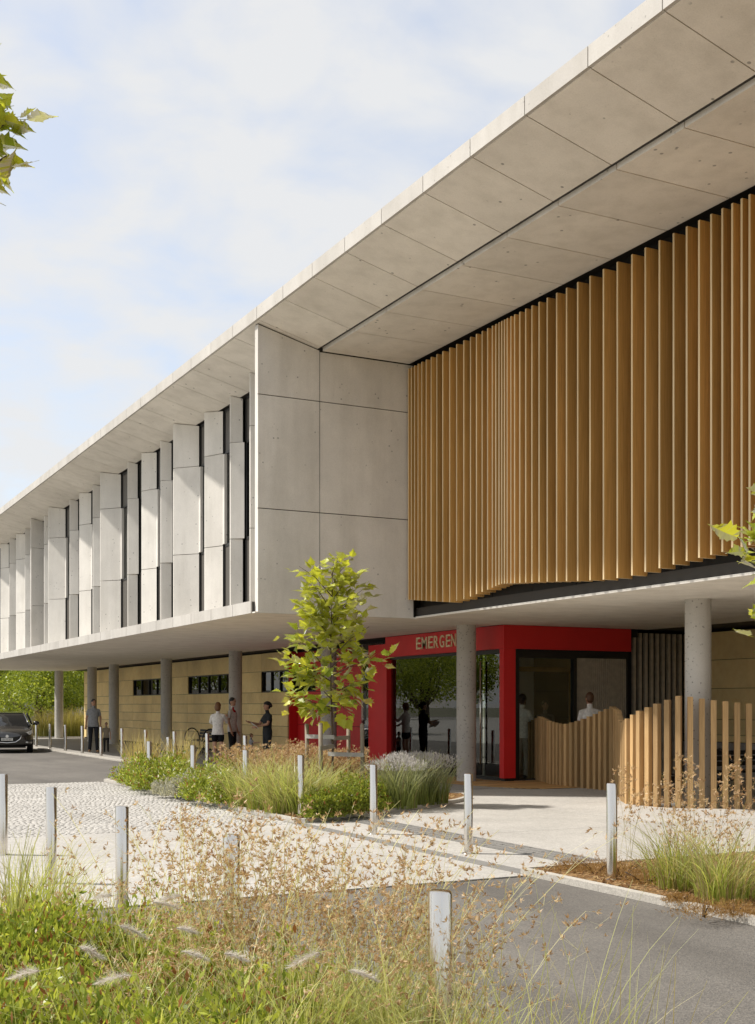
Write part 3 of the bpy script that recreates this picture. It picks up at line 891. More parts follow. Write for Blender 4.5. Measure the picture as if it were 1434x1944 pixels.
# timber deck at the door
dk = MB(); dk.add([(12.9,22.3,.0135),(12.98,21.3,.0135),(13.2,20.4,.0135),(13.55,19.75,.0135),(14.1,19.6,.0135),(15.0,19.7,.0135),(15.6,22.0,.0135),(14.4,23.9,.0135),(13.0,23.9,.0135)], [tuple(range(8, -1, -1))])
dk = tag(dk.build('deck', M['joint']), 'timber deck at the emergency entrance', kind='structure')
y = 19.68
while y < 23.8:
    x0 = float(np.interp(y, [19.6, 19.75, 20.4, 21.3, 22.3, 24], [14.0, 13.6, 13.22, 12.99, 12.91, 13.0])); x1 = float(np.interp(y, [19.6, 22, 22.1, 24], [15.0, 15.6, 14.28, 14.28]))
    bb = MB(); bb.box(x0, x1, y + .004, y + .134, .0145, .026); bb.build('board', M['deck'], dk)
    y += .14
recentre(bld, (13.0, 40.0, 0.0))

# =================================================================== TIMBER FENCE
FP = [(15.35,22.5,1.24),(15.2,21.8,1.40),(14.82,20.9,1.31),(14.66,20.2,1.25),(14.66,19.75,1.32),(14.70,19.2,1.47),(14.68,18.65,1.62),(14.42,18.15,1.55),(13.85,17.35,1.36),(13.3,16.6,1.34),(13.0,16.1,1.42),(12.95,15.75,1.55),(13.02,15.35,1.68),(13.2,15.05,1.80),(13.6,14.74,1.72),(14.1,14.36,1.66),(14.7,13.9,1.58),(15.4,13.4,1.5)]
fpts = np.array(FP)
seg = np.r_[0, np.cumsum(np.hypot(np.diff(fpts[:, 0]), np.diff(fpts[:, 1])))]
fence = empty('timber_fence', (13.0, 16.0, 0.0))
tag(fence, 'curving fence of upright timber slats with a wavy top beside the entrance', 'fence')
fsl = box_mesh('slat', .085, .10, 1.0, M['fence'], .0)
s_ = .0
pl = []
for k_ in range(200):
    if s_ > seg[-1]: break
    x, y, h = (float(np.interp(s_, seg, fpts[:, i])) for i in range(3))
    x2, y2 = (float(np.interp(min(s_ + .05, seg[-1]), seg, fpts[:, i])) for i in range(2))
    x1, y1 = (float(np.interp(max(s_ - .05, 0), seg, fpts[:, i])) for i in range(2))
    a = math.atan2(y2 - y1, x2 - x1)
    link('slat', fsl, fence, (x - 13.0, y - 16.0, h / 2 + .01), (0, 0, a), (1, 1, h))
    s_ += .18

# =================================================================== BOLLARDS
def bollard_mesh(h):
    b = MB(); r = .049
    prof = [(r, 0), (r, h - .012), (r - .004, h - .003), (r - .010, h), (.0005, h + .0015)]
    n = 28
    vs_ = []
    for rr, z in prof: vs_ += [(rr * math.cos(2*math.pi*j/n), rr * math.sin(2*math.pi*j/n), z) for j in range(n)]
    fs = []
    for i in range(len(prof) - 1):
        for j in range(n):
            fs.append((i*n+j, i*n+(j+1)%n, (i+1)*n+(j+1)%n, (i+1)*n+j))
    b.add(vs_, fs, 0, True)
    me = b.mesh('post', M['steel'])
    try: me.set_sharp_from_angle(angle=R(35))
    except Exception: pass
    return me
bm_near, bm_far = bollard_mesh(.885), bollard_mesh(.93)
fb = MB(); fb.tube([(0,0,0), (0,0,.006)], .075, 24); fb = fb.mesh('base_plate', M['steel'])
def bollard(x, y, z, me, label, group):
    e = empty('bollard', (x, y, z)); tag(e, label, 'bollard', group)
    link('post', me, e); link('base_plate', fb, e)
    return e
NEAR = [(4.24, 'nearest steel bollard, standing in the foreground grass by the asphalt'), (6.63, 'steel bollard half hidden by red seed heads in the foreground bed'),
        (8.95, 'steel bollard in front of the cobbles, third from the camera along the near kerb'), (11.35, 'steel bollard on the pale crossing, near the left edge'),
        (13.75, 'steel bollard cut by the left frame edge beside the cobbles')]
for y, l in NEAR: bollard(2.47, y, .02 if y < 8 else .012, bm_near, l, 'bollards along the near kerb')
MID = [(8.98, 'steel bollard standing in the mulch of the roadside bed'), (11.5, 'steel bollard on pale paving next to the tactile strip'), (13.8, 'steel bollard in front of the silver topped grass clump'),
       (16.1, 'steel bollard at the near corner of the centre bed'), (18.3, 'steel bollard at the cobble edge of the centre bed between grass and shrub'), (20.9, 'steel bollard among the pale flowering shrubs of the centre bed'), (23.6, 'steel bollard at the far end of the centre bed, nearest the drive')]
for y, l in MID: bollard(7.06, y, .05 if (y > 15.8 or y < 9.8) else .012, bm_near, l, 'bollards along the forecourt edge')
bollard(8.75, 27.7, .02, bm_near, 'short looking steel bollard just behind the centre bed grasses', 'bollards along the forecourt edge')
ORD = ['farthest', 'second farthest', 'third farthest', 'fourth farthest', 'fifth farthest', 'sixth farthest', 'seventh farthest', 'eighth farthest', 'ninth farthest', 'tenth farthest']
for i in range(10):
    bollard(10.1 if i < 7 else 10.1 + (i - 6) * .05, 49.1 - 2.5 * i, .02, bm_far, ORD[i] + ' of the steel bollards lining the footpath kerb', 'bollards along the footpath')

# =================================================================== CAR
def make_car(paint):
    car = empty('parked_car')
    L_, HW = 4.25, .89
    # stations from the nose (y=0) to the tail: hood/shoulder height, half width, underside
    st = [(0.00, .60, .52, .34), (.05, .68, .66, .24), (.18, .735, .80, .20), (.45, .79, .865, .19), (.95, .87, .885, .19), (1.35, .945, .89, .20), (1.9, .965, .89, .20), (2.8, .975, .89, .20), (3.5, .985, .88, .21), (3.95, .96, .84, .25), (4.18, .84, .74, .34), (4.25, .66, .60, .42)]
    b = MB(); prof_n = None; vs_ = []
    for y, zt, hw, zb in st:
        crown = .035
        half = [(hw * .80, zb), (hw * .97, zb + .06), (hw, zb + (zt - zb) * .45), (hw * .985, zb + (zt - zb) * .80), (hw * .93, zt - .035), (hw * .82, zt + crown * .35), (hw * .42, zt + crown * .85)]
        ring = [(x, y, z) for x, z in half] + [(0, y, zt + crown)] + [(-x, y, z) for x, z in half[::-1]]
        prof_n = len(ring); vs_ += ring
    fs = []
    for i in range(len(st) - 1):
        for j in range(prof_n):
            j2 = (j + 1) % prof_n
            fs.append((i * prof_n + j, i * prof_n + j2, (i + 1) * prof_n + j2, (i + 1) * prof_n + j))
    fs.append(tuple(range(prof_n - 1, -1, -1))); fs.append(tuple((len(st) - 1) * prof_n + j for j in range(prof_n)))
    b.add(vs_, fs, 0, True)
    me = b.mesh('body', paint); clean(me)
    body = link('body', me, car)
    sub = body.modifiers.new('sub', 'SUBSURF'); sub.levels = 1; sub.render_levels = 1
    # glasshouse: glass hull, then roof and pillars in paint
    gs = [(1.02, .90, .76, .90), (1.30, .90, .78, 1.10), (1.62, .92, .76, 1.30), (1.92, .93, .74, 1.385), (2.5, .94, .74, 1.42), (3.1, .95, .74, 1.40), (3.6, .95, .72, 1.30), (3.98, .95, .66, 1.02)]
    def hull(shrink, z0f):
        V_ = []
        for y, zb, hb, zt in gs:
            hb2, ht = hb - shrink, max(.3, hb - .17 * (zt - zb) / .48) - shrink
            V_ += [(hb2, y, zb), (ht + .015, y, zb + (zt - zb) * .88), (ht - .09, y, zt - shrink), (-ht + .09, y, zt - shrink), (-ht - .015, y, zb + (zt - zb) * .88), (-hb2, y, zb)]
        return V_
    g = MB(); V_ = hull(.012, 0); n = 6
    fs = []
    for i in range(len(gs) - 1):
        for j in range(n - 1): fs.append((i * n + j, i * n + j + 1, (i + 1) * n + j + 1, (i + 1) * n + j))
    g.add(V_, fs, 0, True)
    glass_o = g.build('windscreen', flat('car_glass', (.012, .013, .014), .06, 0, .7), car)
    rf = MB(); V_ = hull(0, 0); fs = []
    for i in range(3, 6):
        for j in range(1, 4): fs.append((i * n + j, i * n + j + 1, (i + 1) * n + j + 1, (i + 1) * n + j))
    rf.add(V_, fs, 0, True); rf.build('roof', paint, car)
    for s in (-1, 1):
        pb = MB()
        pb.tube([(s * (gs[k][2] - (0 if k == 0 else .17 * (gs[k][3] - gs[k][1]) / .48) - (.03 if k else .0)), gs[k][0], gs[k][1] + (gs[k][3] - gs[k][1]) * .93 if k else .92) for k in range(4)], [.035, .032, .03, .03], 6)
        pb.tube([(s * .66, 2.55, 1.36), (s * .83, 2.62, .96)], .035, 6)
        pb.build('pillar', paint, car)
        mb_ = MB(); mb_.ell((s * .98, 1.42, 1.02), .11, .07, .075, 12, 8); mb_.tube([(s * .85, 1.45, .96), (s * .95, 1.43, 1.0)], .025, 6)
        mb_.build('mirror', paint, car)
        hl = MB()
        hl.add([(s*.44,.085,.63),(s*.70,.20,.735),(s*.83,.44,.785),(s*.855,.40,.70),(s*.80,.215,.645),(s*.60,.10,.60)], [(0,1,2,3,4,5) if s < 0 else (5,4,3,2,1,0)])
        hm = hl.mesh('headlight', flat('headlamp', (.75, .76, .74), .12, .2, .8))
        bm = bmesh.new(); bm.from_mesh(hm)
        r_ = bmesh.ops.extrude_face_region(bm, geom=list(bm.faces)); bmesh.ops.translate(bm, vec=(0, -.03, .01), verts=[v for v in r_['geom'] if isinstance(v, bmesh.types.BMVert)])
        bmesh.ops.recalc_face_normals(bm, faces=bm.faces); bm.to_mesh(hm); bm.free()
        hl = link('headlight', hm, car)
        lens = MB(); lens.ell((s * .70, .175, .675), .05, .03, .04, 10, 6); lens.build('lens', M['steel'], hl)
        fg = MB(); fg.ell((s * .66, .07, .37), .06, .03, .035, 10, 6); fg.build('fog_light', flat('fog_lamp', (.6, .6, .58), .2, .3), car)
        iv = MB(); iv.obox((s * .66, .075, .43), (.10, 0, 0), (0, .02, 0), (0, 0, .025)); iv.build('air_intake', M['dark'], car)
    gr = MB()
    gr.add([(-.46, .012, .59), (.46, .012, .59), (.36, -.012, .43), (.18, -.02, .37), (-.18, -.02, .37), (-.36, -.012, .43)] + [(-.46, .05, .60), (.46, .05, .60), (.36, .06, .43), (.18, .06, .36), (-.18, .06, .36), (-.36, .06, .43)],
           [(5,4,3,2,1,0), (0,1,7,6), (1,2,8,7), (2,3,9,8), (3,4,10,9), (4,5,11,10), (5,0,6,11)])
    grille = gr.build('grille', M['dark'], car)
    ch = MB(); ch.tube([(-.48, .0, .60), (-.42, -.02, .48), (-.28, -.03, .385), (0, -.035, .36), (.28, -.03, .385), (.42, -.02, .48), (.48, .0, .60)], .014, 8)
    ch.build('chrome_trim', flat('chrome', (.85, .85, .84), .08, 1.0), grille)
    bd = MB(); bd.tube([(0, -.045, .585), (0, -.01, .585)], .052, 20); bd.build('badge', flat('badge_silver', (.7, .7, .69), .2, .8), grille)
    pl = MB(); pl.box(-.19, .19, -.05, -.035, .435, .525)
    plate = pl.build('number_plate', flat('plate_white', (.72, .72, .68), .5), car)
    cu = bpy.data.curves.new('plate_text', 'FONT'); cu.body = 'BN\u00b7XS\u00b720T'; cu.size = .095; cu.align_x = 'CENTER'; cu.align_y = 'CENTER'; cu.extrude = .001
    to = bpy.data.objects.new('plate_text', cu); C.objects.link(to)
    bpy.context.view_layer.update()
    tme = bpy.data.meshes.new_from_object(to.evaluated_get(bpy.context.evaluated_depsgraph_get()))
    bpy.data.objects.remove(to)
    tme.materials.clear(); tme.materials.append(flat('plate_black', (.02, .02, .02), .6))
    link('lettering', tme, plate, (0, -.0515, .48), (R(90), 0, 0), (.72, .9, 1))
    lip = MB(); lip.box(-.62, .62, .05, .16, .185, .225); lip.build('bumper_lip', M['dark'], car)
    for x in (-.76, .76):
        for y in (.80, 3.42):
            wb = MB(); wb.tube([(x - .1, y, .315), (x + .1, y, .315)], .315, 28)
            tyre = wb.build('wheel', flat('tyre', (.016, .016, .016), .8), car)
            rb = MB(); rb.tube([(x + (.101 if x > 0 else -.101), y, .315), (x + (.106 if x > 0 else -.106), y, .315)], .215, 20); rb.build('rim', M['steel'], tyre)
    return car
paint = flat('dark_metallic_paint', (.055, .054, .052), .22, .6, .6)
paint.node_tree.nodes['Principled BSDF'].inputs['Coat Weight'].default_value = .7
car = make_car(paint)
car.location = (7.86, 43.0, 0); car.rotation_euler = (0, 0, -R(11))
tag(car, 'dark grey hatchback facing the camera on the drive', 'car', 'cars on the drive')

# =================================================================== PEOPLE
def capsule(b, p, q, r0, r1, n=12):
    p, q = Vector(p), Vector(q)
    d = (q - p).normalized() if (q - p).length > 1e-6 else Vector((0, 0, 1))
    pts, rad = [], []
    for a in (-80, -50, -25): pts.append(p + d * r0 * math.sin(R(a))); rad.append(r0 * math.cos(R(a)))
    k = 4
    for i in range(k + 1): pts.append(p.lerp(q, i / k)); rad.append(r0 + (r1 - r0) * i / k)
    for a in (25, 50, 80): pts.append(q + d * r1 * math.sin(R(a))); rad.append(r1 * math.cos(R(a)))
    b.tube(pts, rad, n)
def loft(b, secs, n=20):
    vs_ = []
    for c, rx, ry in secs:
        vs_ += [(c[0] + rx * math.cos(2*math.pi*j/n), c[1] + ry * math.sin(2*math.pi*j/n), c[2]) for j in range(n)]
    fs = [(i*n+j, i*n+(j+1)%n, (i+1)*n+(j+1)%n, (i+1)*n+j) for i in range(len(secs) - 1) for j in range(n)]
    fs.append(tuple(range(n - 1, -1, -1))); fs.append(tuple((len(secs) - 1) * n + j for j in range(n)))
    b.add(vs_, fs, 0, True)
SKIN = {'light': flat('skin_light', (.58, .34, .23), .55), 'tan': flat('skin_tan', (.44, .24, .15), .55), 'dark': flat('skin_dark', (.12, .06, .038), .5)}
def cloth(name, col): return flat(name, col, .85, 0, .2, var=.18, nscale=22)
DARKEYE = flat('eye_dark', (.015, .012, .01), .3)
LIPS = flat('lips', (.30, .10, .08), .5)
def person(name, label, loc, face, H, skin, top, bottom, shoe, hair, hair_col, arms, legs=None, shorts=None, sleeve='short', cap=None, vest=None, collar=None, head_turn=0.0, group='people at the entrance', voxel=.010):
    """arms: {side: (elbow, wrist)} in body space for a 1.75 m body; face = heading of the chest (deg from +Y, clockwise)"""
    k = H / 1.75
    legs = legs or {-1: ((-.10, .02, .50), (-.105, -.02, .085)), 1: ((.10, .02, .50), (.105, -.02, .085))}
    b = MB(); bones = []
    def bone(p, q, r0, r1, m_): capsule(b, p, q, r0, r1); bones.append((Vector(p), Vector(q), max(r0, r1), m_))
    # trunk
    loft(b, [((0, 0, .80), .125, .095), ((0, 0, .86), .168, .118), ((0, 0, .95), .172, .122), ((0, .004, 1.06), .150, .110), ((0, .006, 1.16), .158, .116), ((0, .004, 1.28), .182, .124), ((0, 0, 1.36), .165, .106), ((0, -.005, 1.42), .10, .078), ((0, -.005, 1.46), .056, .054)])
    bones.append((Vector((0, 0, 1.0)), Vector((0, 0, 1.40)), .17, 'top'))
    bones.append((Vector((-.05, 0, .86)), Vector((.05, 0, .86)), .17, 'bottom'))
    bone((0, -.005, 1.44), (0, .012, 1.545), .056, .052, 'skin')
    hq = Matrix.Rotation(-head_turn, 3, 'Z')
    def hp(x, y, z): v = hq @ Vector((x, y, z)); return (v.x, v.y + .015, v.z + 1.635)
    b.ell(hp(0, 0, .015), .074, .092, .108, 20, 14, rot=hq)
    b.ell(hp(0, .022, -.055), .056, .066, .062, 16, 10, rot=hq)          # jaw
    b.ell(hp(0, .094, -.012), .011, .017, .020, 10, 8, rot=hq)           # nose
    for s in (-1, 1): b.ell(hp(s * .076, -.005, -.005), .010, .02, .028, 8, 8, rot=hq)   # ears
    bones.append((Vector(hp(0, 0, -.06)), Vector(hp(0, 0, .06)), .09, 'skin'))
    for s in (-1, 1):
        sh = (s * .166, -.005, 1.372)
        el, wr = arms[s]
        bone((s * .07, 0, 1.395), sh, .058, .056, 'top')
        mid = Vector(sh).lerp(Vector(el), .55)
        if sleeve == 'short':
            bone(sh, mid, .053, .050, 'top'); bone(mid, el, .043, .037, 'skin'); bone(el, wr, .038, .027, 'skin')
        else:
            bone(sh, el, .054, .045, 'top'); bone(el, wr, .047, .034, 'top')
        d = (Vector(wr) - Vector(el)).normalized()
        side = d.cross(Vector((0, 1, 0)) if abs(d.y) < .8 else Vector((0, 0, 1))).normalized()
        palm = Vector(wr) + d * .075
        bone(wr, palm, .026, .031, 'skin')
        curl = side.cross(d).normalized() * (.25)
        for fi, (o, ln) in enumerate(((-.027, .062), (-.009, .074), (.009, .070), (.027, .055))):
            a0 = palm + side * o + d * .018; a1 = a0 + (d + curl * .6).normalized() * ln * .55; a2 = a1 + (d + curl * 2.2).normalized() * ln * .5
            bone(a0, a1, .0105, .010, 'skin'); bone(a1, a2, .010, .009, 'skin')
        t0 = Vector(wr) + d * .03 + side * (-.026); t1 = t0 + (d * .7 - side * .8 + curl).normalized() * .045; t2 = t1 + (d - side * .1 + curl).normalized() * .032
        bone(t0, t1, .0125, .011, 'skin'); bone(t1, t2, .011, .0095, 'skin')
        kn, an = legs[s]
        hip = (s * .092, 0, .87)
        if shorts is not None:
            cut = Vector(hip).lerp(Vector(kn), shorts)
            bone(hip, cut, .094, .088, 'bottom'); bone(cut, kn, .066, .055, 'skin'); bone(kn, Vector(kn).lerp(Vector(an), .35), .052, .056, 'skin'); bone(Vector(kn).lerp(Vector(an), .35), an, .056, .036, 'skin')
        else:
            bone(hip, kn, .092, .066, 'bottom'); bone(kn, an, .066, .054, 'bottom')
        toe = Vector(an) + Vector((s * .02, .155, 0)); toe.z = an[2] - .048
        heel = Vector(an) + Vector((0, -.045, 0)); heel.z = an[2] - .045
        bone(heel, toe, .040, .036, 'shoe')
    raw = b.mesh('raw', [SKIN['light']])
    tmp = bpy.data.objects.new('tmp', raw); C.objects.link(tmp)
    rm = tmp.modifiers.new('r', 'REMESH'); rm.mode = 'VOXEL'; rm.voxel_size = voxel; rm.use_smooth_shade = True
    smo = tmp.modifiers.new('s', 'SMOOTH'); smo.iterations = 3; smo.factor = .5
    bpy.context.view_layer.update()
    me = bpy.data.meshes.new_from_object(tmp.evaluated_get(bpy.context.evaluated_depsgraph_get()))
    bpy.data.objects.remove(tmp)
    me.name = name; me.materials.clear()
    mats = {'skin': skin, 'top': top, 'bottom': bottom, 'shoe': shoe, 'vest': vest or top, 'collar': collar or top}
    keys = list(mats)
    for q in keys: me.materials.append(mats[q])
    nf = len(me.polygons)
    cen = np.empty(nf * 3); me.polygons.foreach_get('center', cen); cen = cen.reshape(-1, 3)
    best = np.full(nf, 1e9); idx = np.zeros(nf, dtype=np.int32)
    for p, q, r_, m_ in bones:
        p_, q_ = np.array(p), np.array(q); d = q_ - p_; l2 = max(d @ d, 1e-9)
        tt = np.clip(((cen - p_) @ d) / l2, 0, 1)
        ds = np.linalg.norm(cen - (p_ + tt[:, None] * d), axis=1) - r_
        u_ = ds < best; best[u_] = ds[u_]; idx[u_] = keys.index(m_)
    trunk = (np.abs(cen[:, 0]) < .20) & (np.abs(cen[:, 1]) < .14)
    idx[trunk & (cen[:, 2] > .80) & (cen[:, 2] < .935) & (idx != keys.index('skin'))] = keys.index('bottom')
    tz = .935 if bottom is not top else .8
    idx[trunk & (cen[:, 2] >= tz - .09) & (cen[:, 2] < 1.0) & (idx == keys.index('bottom'))] = keys.index('top')
    idx[trunk & (cen[:, 2] >= 1.0) & (cen[:, 2] < 1.43) & (idx != keys.index('skin'))] = keys.index('top')
    if vest is not None:
        idx[(idx == keys.index('top')) & ((cen[:, 0] < -.02) | (cen[:, 1] < -.03)) & (cen[:, 2] > 1.12)] = keys.index('vest')
    if collar is not None:
        idx[(np.abs(cen[:, 0]) < .09) & (cen[:, 1] > .02) & (cen[:, 2] > 1.36) & (cen[:, 2] < 1.50)] = keys.index('collar')
    me.polygons.foreach_set('material_index', idx)
    root = link(name, me, None, loc, (0, 0, -R(face)), (k, k, k))
    tag(root, label, 'person', group)
    hb = MB()
    rr = Matrix.Rotation(-head_turn, 3, 'Z')
    if hair == 'short':
        hb.ell(hp(0, -.012, .028), .082, .098, .108, 20, 8, rot=rr @ Matrix.Rotation(R(14), 3, 'X'), v1=.52)
        hb.ell(hp(0, -.045, .0), .072, .060, .085, 16, 8, rot=rr)
    elif hair == 'bob':
        hb.ell(hp(0, -.010, .030), .088, .103, .112, 20, 8, rot=rr @ Matrix.Rotation(R(12), 3, 'X'), v1=.55)
        hb.ell(hp(0, -.050, -.022), .094, .075, .110, 16, 10, rot=rr)
    elif hair == 'bun':
        hb.ell(hp(0, -.010, .030), .084, .10, .110, 20, 8, rot=rr @ Matrix.Rotation(R(14), 3, 'X'), v1=.52)
        hb.ell(hp(0, -.115, .01), .045, .045, .045, 12, 8, rot=rr); hb.ell(hp(0, -.045, .0), .074, .060, .085, 16, 8, rot=rr)
    if hb.v: hb.build('hair', hair_col, root)
    eb = MB()
    for s in (-1, 1):
        eb.ell(hp(s * .030, .086, .016), .012, .007, .006, 8, 6, mi=0, rot=rr); eb.ell(hp(s * .030, .088, .034), .018, .006, .0035, 8, 4, mi=0, rot=rr)
    eb.ell(hp(0, .086, -.058), .022, .006, .006, 8, 4, mi=1, rot=rr)
    eb.build('facial_features', [DARKEYE, LIPS], root)
    if cap is not None:
        cbm = MB(); cbm.ell(hp(0, -.02, .05), .09, .108, .085, 20, 8, rot=rr @ Matrix.Rotation(R(10), 3, 'X'), v1=.55)
        cbm.ell(hp(0, -.10, .045), .05, .05, .045, 12, 8, rot=rr)
        cbm.build('cap', cap, root)
    return root
def heading(x, y, tx, ty): return math.degrees(math.atan2(tx - x, ty - y))
down = {-1: ((-.235, -.02, 1.13), (-.245, .06, .88)), 1: ((.235, -.02, 1.13), (.245, .06, .88))}
hair_dark = flat('hair_black', (.012, .010, .009), .45); hair_brown = flat('hair_brown', (.10, .045, .018), .5); hair_red = flat('hair_auburn', (.17, .08, .03), .5)
shoe_tan = flat('shoe_tan', (.36, .19, .08), .6); shoe_dark = flat('shoe_dark', (.02, .02, .02), .5); shoe_white = flat('shoe_white', (.6, .6, .58), .6)
mx, my = W(178, 42.3)
person('person', 'man in grey short sleeved shirt and dark jeans walking beside a small child', (mx, my, .02), 192, 1.84, SKIN['tan'], cloth('shirt_grey', (.27, .28, .295)), cloth('jeans_dark', (.022, .024, .03)), shoe_tan, 'short', hair_dark,
       {-1: ((-.225, -.04, 1.13), (-.215, .06, .88)), 1: ((.225, -.02, 1.14), (.25, .08, .90))}, {-1: ((-.10, .08, .50), (-.11, .12, .09)), 1: ((.10, .02, .50), (.12, -.14, .10))}, head_turn=R(-18), group='people on the footpath')
cx_, cy_ = W(202, 42.6)
person('person', 'small child in pale t-shirt holding the walking man by the footpath columns', (cx_, cy_, .02), 195, 1.03, SKIN['light'], cloth('tee_beige', (.34, .29, .22)), cloth('trousers_dark_child', (.03, .03, .035)), shoe_dark, 'short', hair_brown,
       {-1: down[-1], 1: ((.235, -.02, 1.15), (.27, .05, .95))}, group='people on the footpath', voxel=.012)
px_, py_ = W(414, 33.6)
qx_, qy_ = W(441, 34.3)
person('person', 'auburn haired person in white shirt and black shorts seen from behind, reaching to the man', (px_, py_, .02), 35, 1.70, SKIN['light'], cloth('shirt_white', (.82, .80, .76)), cloth('shorts_black', (.012, .012, .013)), shoe_white, 'bob', hair_red,
       {-1: ((-.24, .10, 1.20), (-.14, .26, 1.10)), 1: ((.22, .16, 1.20), (.16, .36, 1.32))}, shorts=.42, sleeve='long', group='people on the footpath')
person('person', 'tall man in grey shirt with dark vest and red collar facing the person in white', (qx_, qy_, .02), 130, 1.84, SKIN['tan'], cloth('shirt_pale_grey', (.58, .55, .51)), cloth('trousers_black', (.018, .018, .02)), shoe_dark, 'short', hair_dark,
       down, vest=cloth('vest_dark', (.02, .02, .022)), collar=cloth('collar_red', (.45, .02, .025)), head_turn=R(20), group='people on the footpath')
nx_, ny_ = W(508, 32.0)
nurse = person('person', 'nurse in dark scrubs and black cap holding papers and gesturing', (nx_, ny_, .02), 268, 1.72, SKIN['tan'], cloth('scrubs_dark', (.030, .035, .038)), cloth('scrubs_dark_trousers', (.030, .035, .040)), shoe_dark, 'bun', hair_dark,
       {-1: ((-.24, .10, 1.16), (-.06, .30, 1.10)), 1: ((.22, .14, 1.14), (.16, .42, 1.20))}, cap=flat('cap_black', (.012, .012, .012), .8), group='people on the footpath')
hd = R(268)
pb = MB(); pb.obox((0, 0, 0), (.15, 0, 0), (0, .105, .03), (0, -.001, .003))
pp = pb.build('paper_sheets', M['white'], None, (nx_ + math.sin(hd) * .36, ny_ + math.cos(hd) * .36, 1.12), (R(20), R(12), R(60)))
tag(pp, 'pale papers held by the nurse in dark scrubs', 'papers')
kx_, ky_ = W(477, 33.2)
person('person', 'toddler in grey top with brown hair, low among the brown grass', (kx_, ky_, .02), 100, .86, SKIN['light'], cloth('tee_grey', (.30, .30, .31)), cloth('shorts_navy_child', (.03, .035, .05)), shoe_dark, 'short', hair_red,
       {-1: down[-1], 1: ((.24, .12, 1.24), (.25, .34, 1.26))}, group='people on the footpath', voxel=.014)
ex_, ey_ = W(992, 27.1)
person('person', 'dark haired person in pale top and light trousers standing inside the entrance glass', (ex_, ey_, .03), 70, 1.86, SKIN['dark'], cloth('top_pale', (.8, .78, .74)), cloth('trousers_pale', (.40, .37, .32)), shoe_dark, 'bun', hair_dark,
       {-1: down[-1], 1: ((.22, .10, 1.14), (.16, .34, 1.14))}, group='people at the entrance')
fx_, fy_ = W(1120, 25.6)
person('person', 'man in white shirt walking behind the timber fence towards the porch', (fx_, fy_, .012), 20, 1.90, SKIN['tan'], cloth('shirt_white_two', (.8, .79, .77)), cloth('trousers_grey', (.10, .10, .11)), shoe_dark, 'short', hair_brown, down, group='people at the entrance')
gx_, gy_ = W(1035, 29.6)
person('person', 'dim figure in grey seen deep inside the entrance behind the glass', (gx_, gy_, .03), 205, 1.72, SKIN['tan'], cloth('top_grey_dim', (.20, .19, .17)), cloth('trousers_dim', (.05, .05, .05)), shoe_dark, 'short', hair_dark, down, group='people at the entrance')

# =================================================================== BENCHES
def bench(name, label, loc, rz):
    e = empty(name, loc, rz); tag(e, label, 'bench', 'black metal benches')
    m_ = flat('black_steel', (.018, .018, .018), .45, .5)
    for s in (-1, 1):
        ab = MB()
        ab.tube([(s * .95, .28 * math.cos(q) - .02, .42 + .42 * math.sin(q)) for q in [math.pi * i / 12 for i in range(13)]], .022, 8)
        ab.tube([(s * .95, -.25, .42), (s * .95, .28, .42)], .02, 8)
        ab.build('armrest', m_, e)
        for y in (-.2, .2):
            lb_ = MB(); lb_.tube([(s * .7, y * .8, .43), (s * .8, y * 1.2, 0)], .02, 8); lb_.build('leg', m_, e)
    for i in range(5):
        sb = MB(); sb.box(-.95, .95, -.25 + i * .1, -.17 + i * .1, .42, .45); sb.build('slat', m_, e)
    for i in range(3):
        sb = MB(); sb.box(-.95, .95, .24 + i * .02, .265 + i * .02, .52 + i * .1, .60 + i * .1); sb.build('back_slat', m_, e)
    return e
bx_, by_ = W(383, 41.5)
bench('bench', 'black metal bench with round arms against the honey coloured wall', (bx_, by_, .02), -R(90) + R(180) * 0)
bx_, by_ = W(1440, 22.5)
bench('bench', 'black seat partly seen between the fence slats at the right edge', (bx_, by_, .012), R(0))

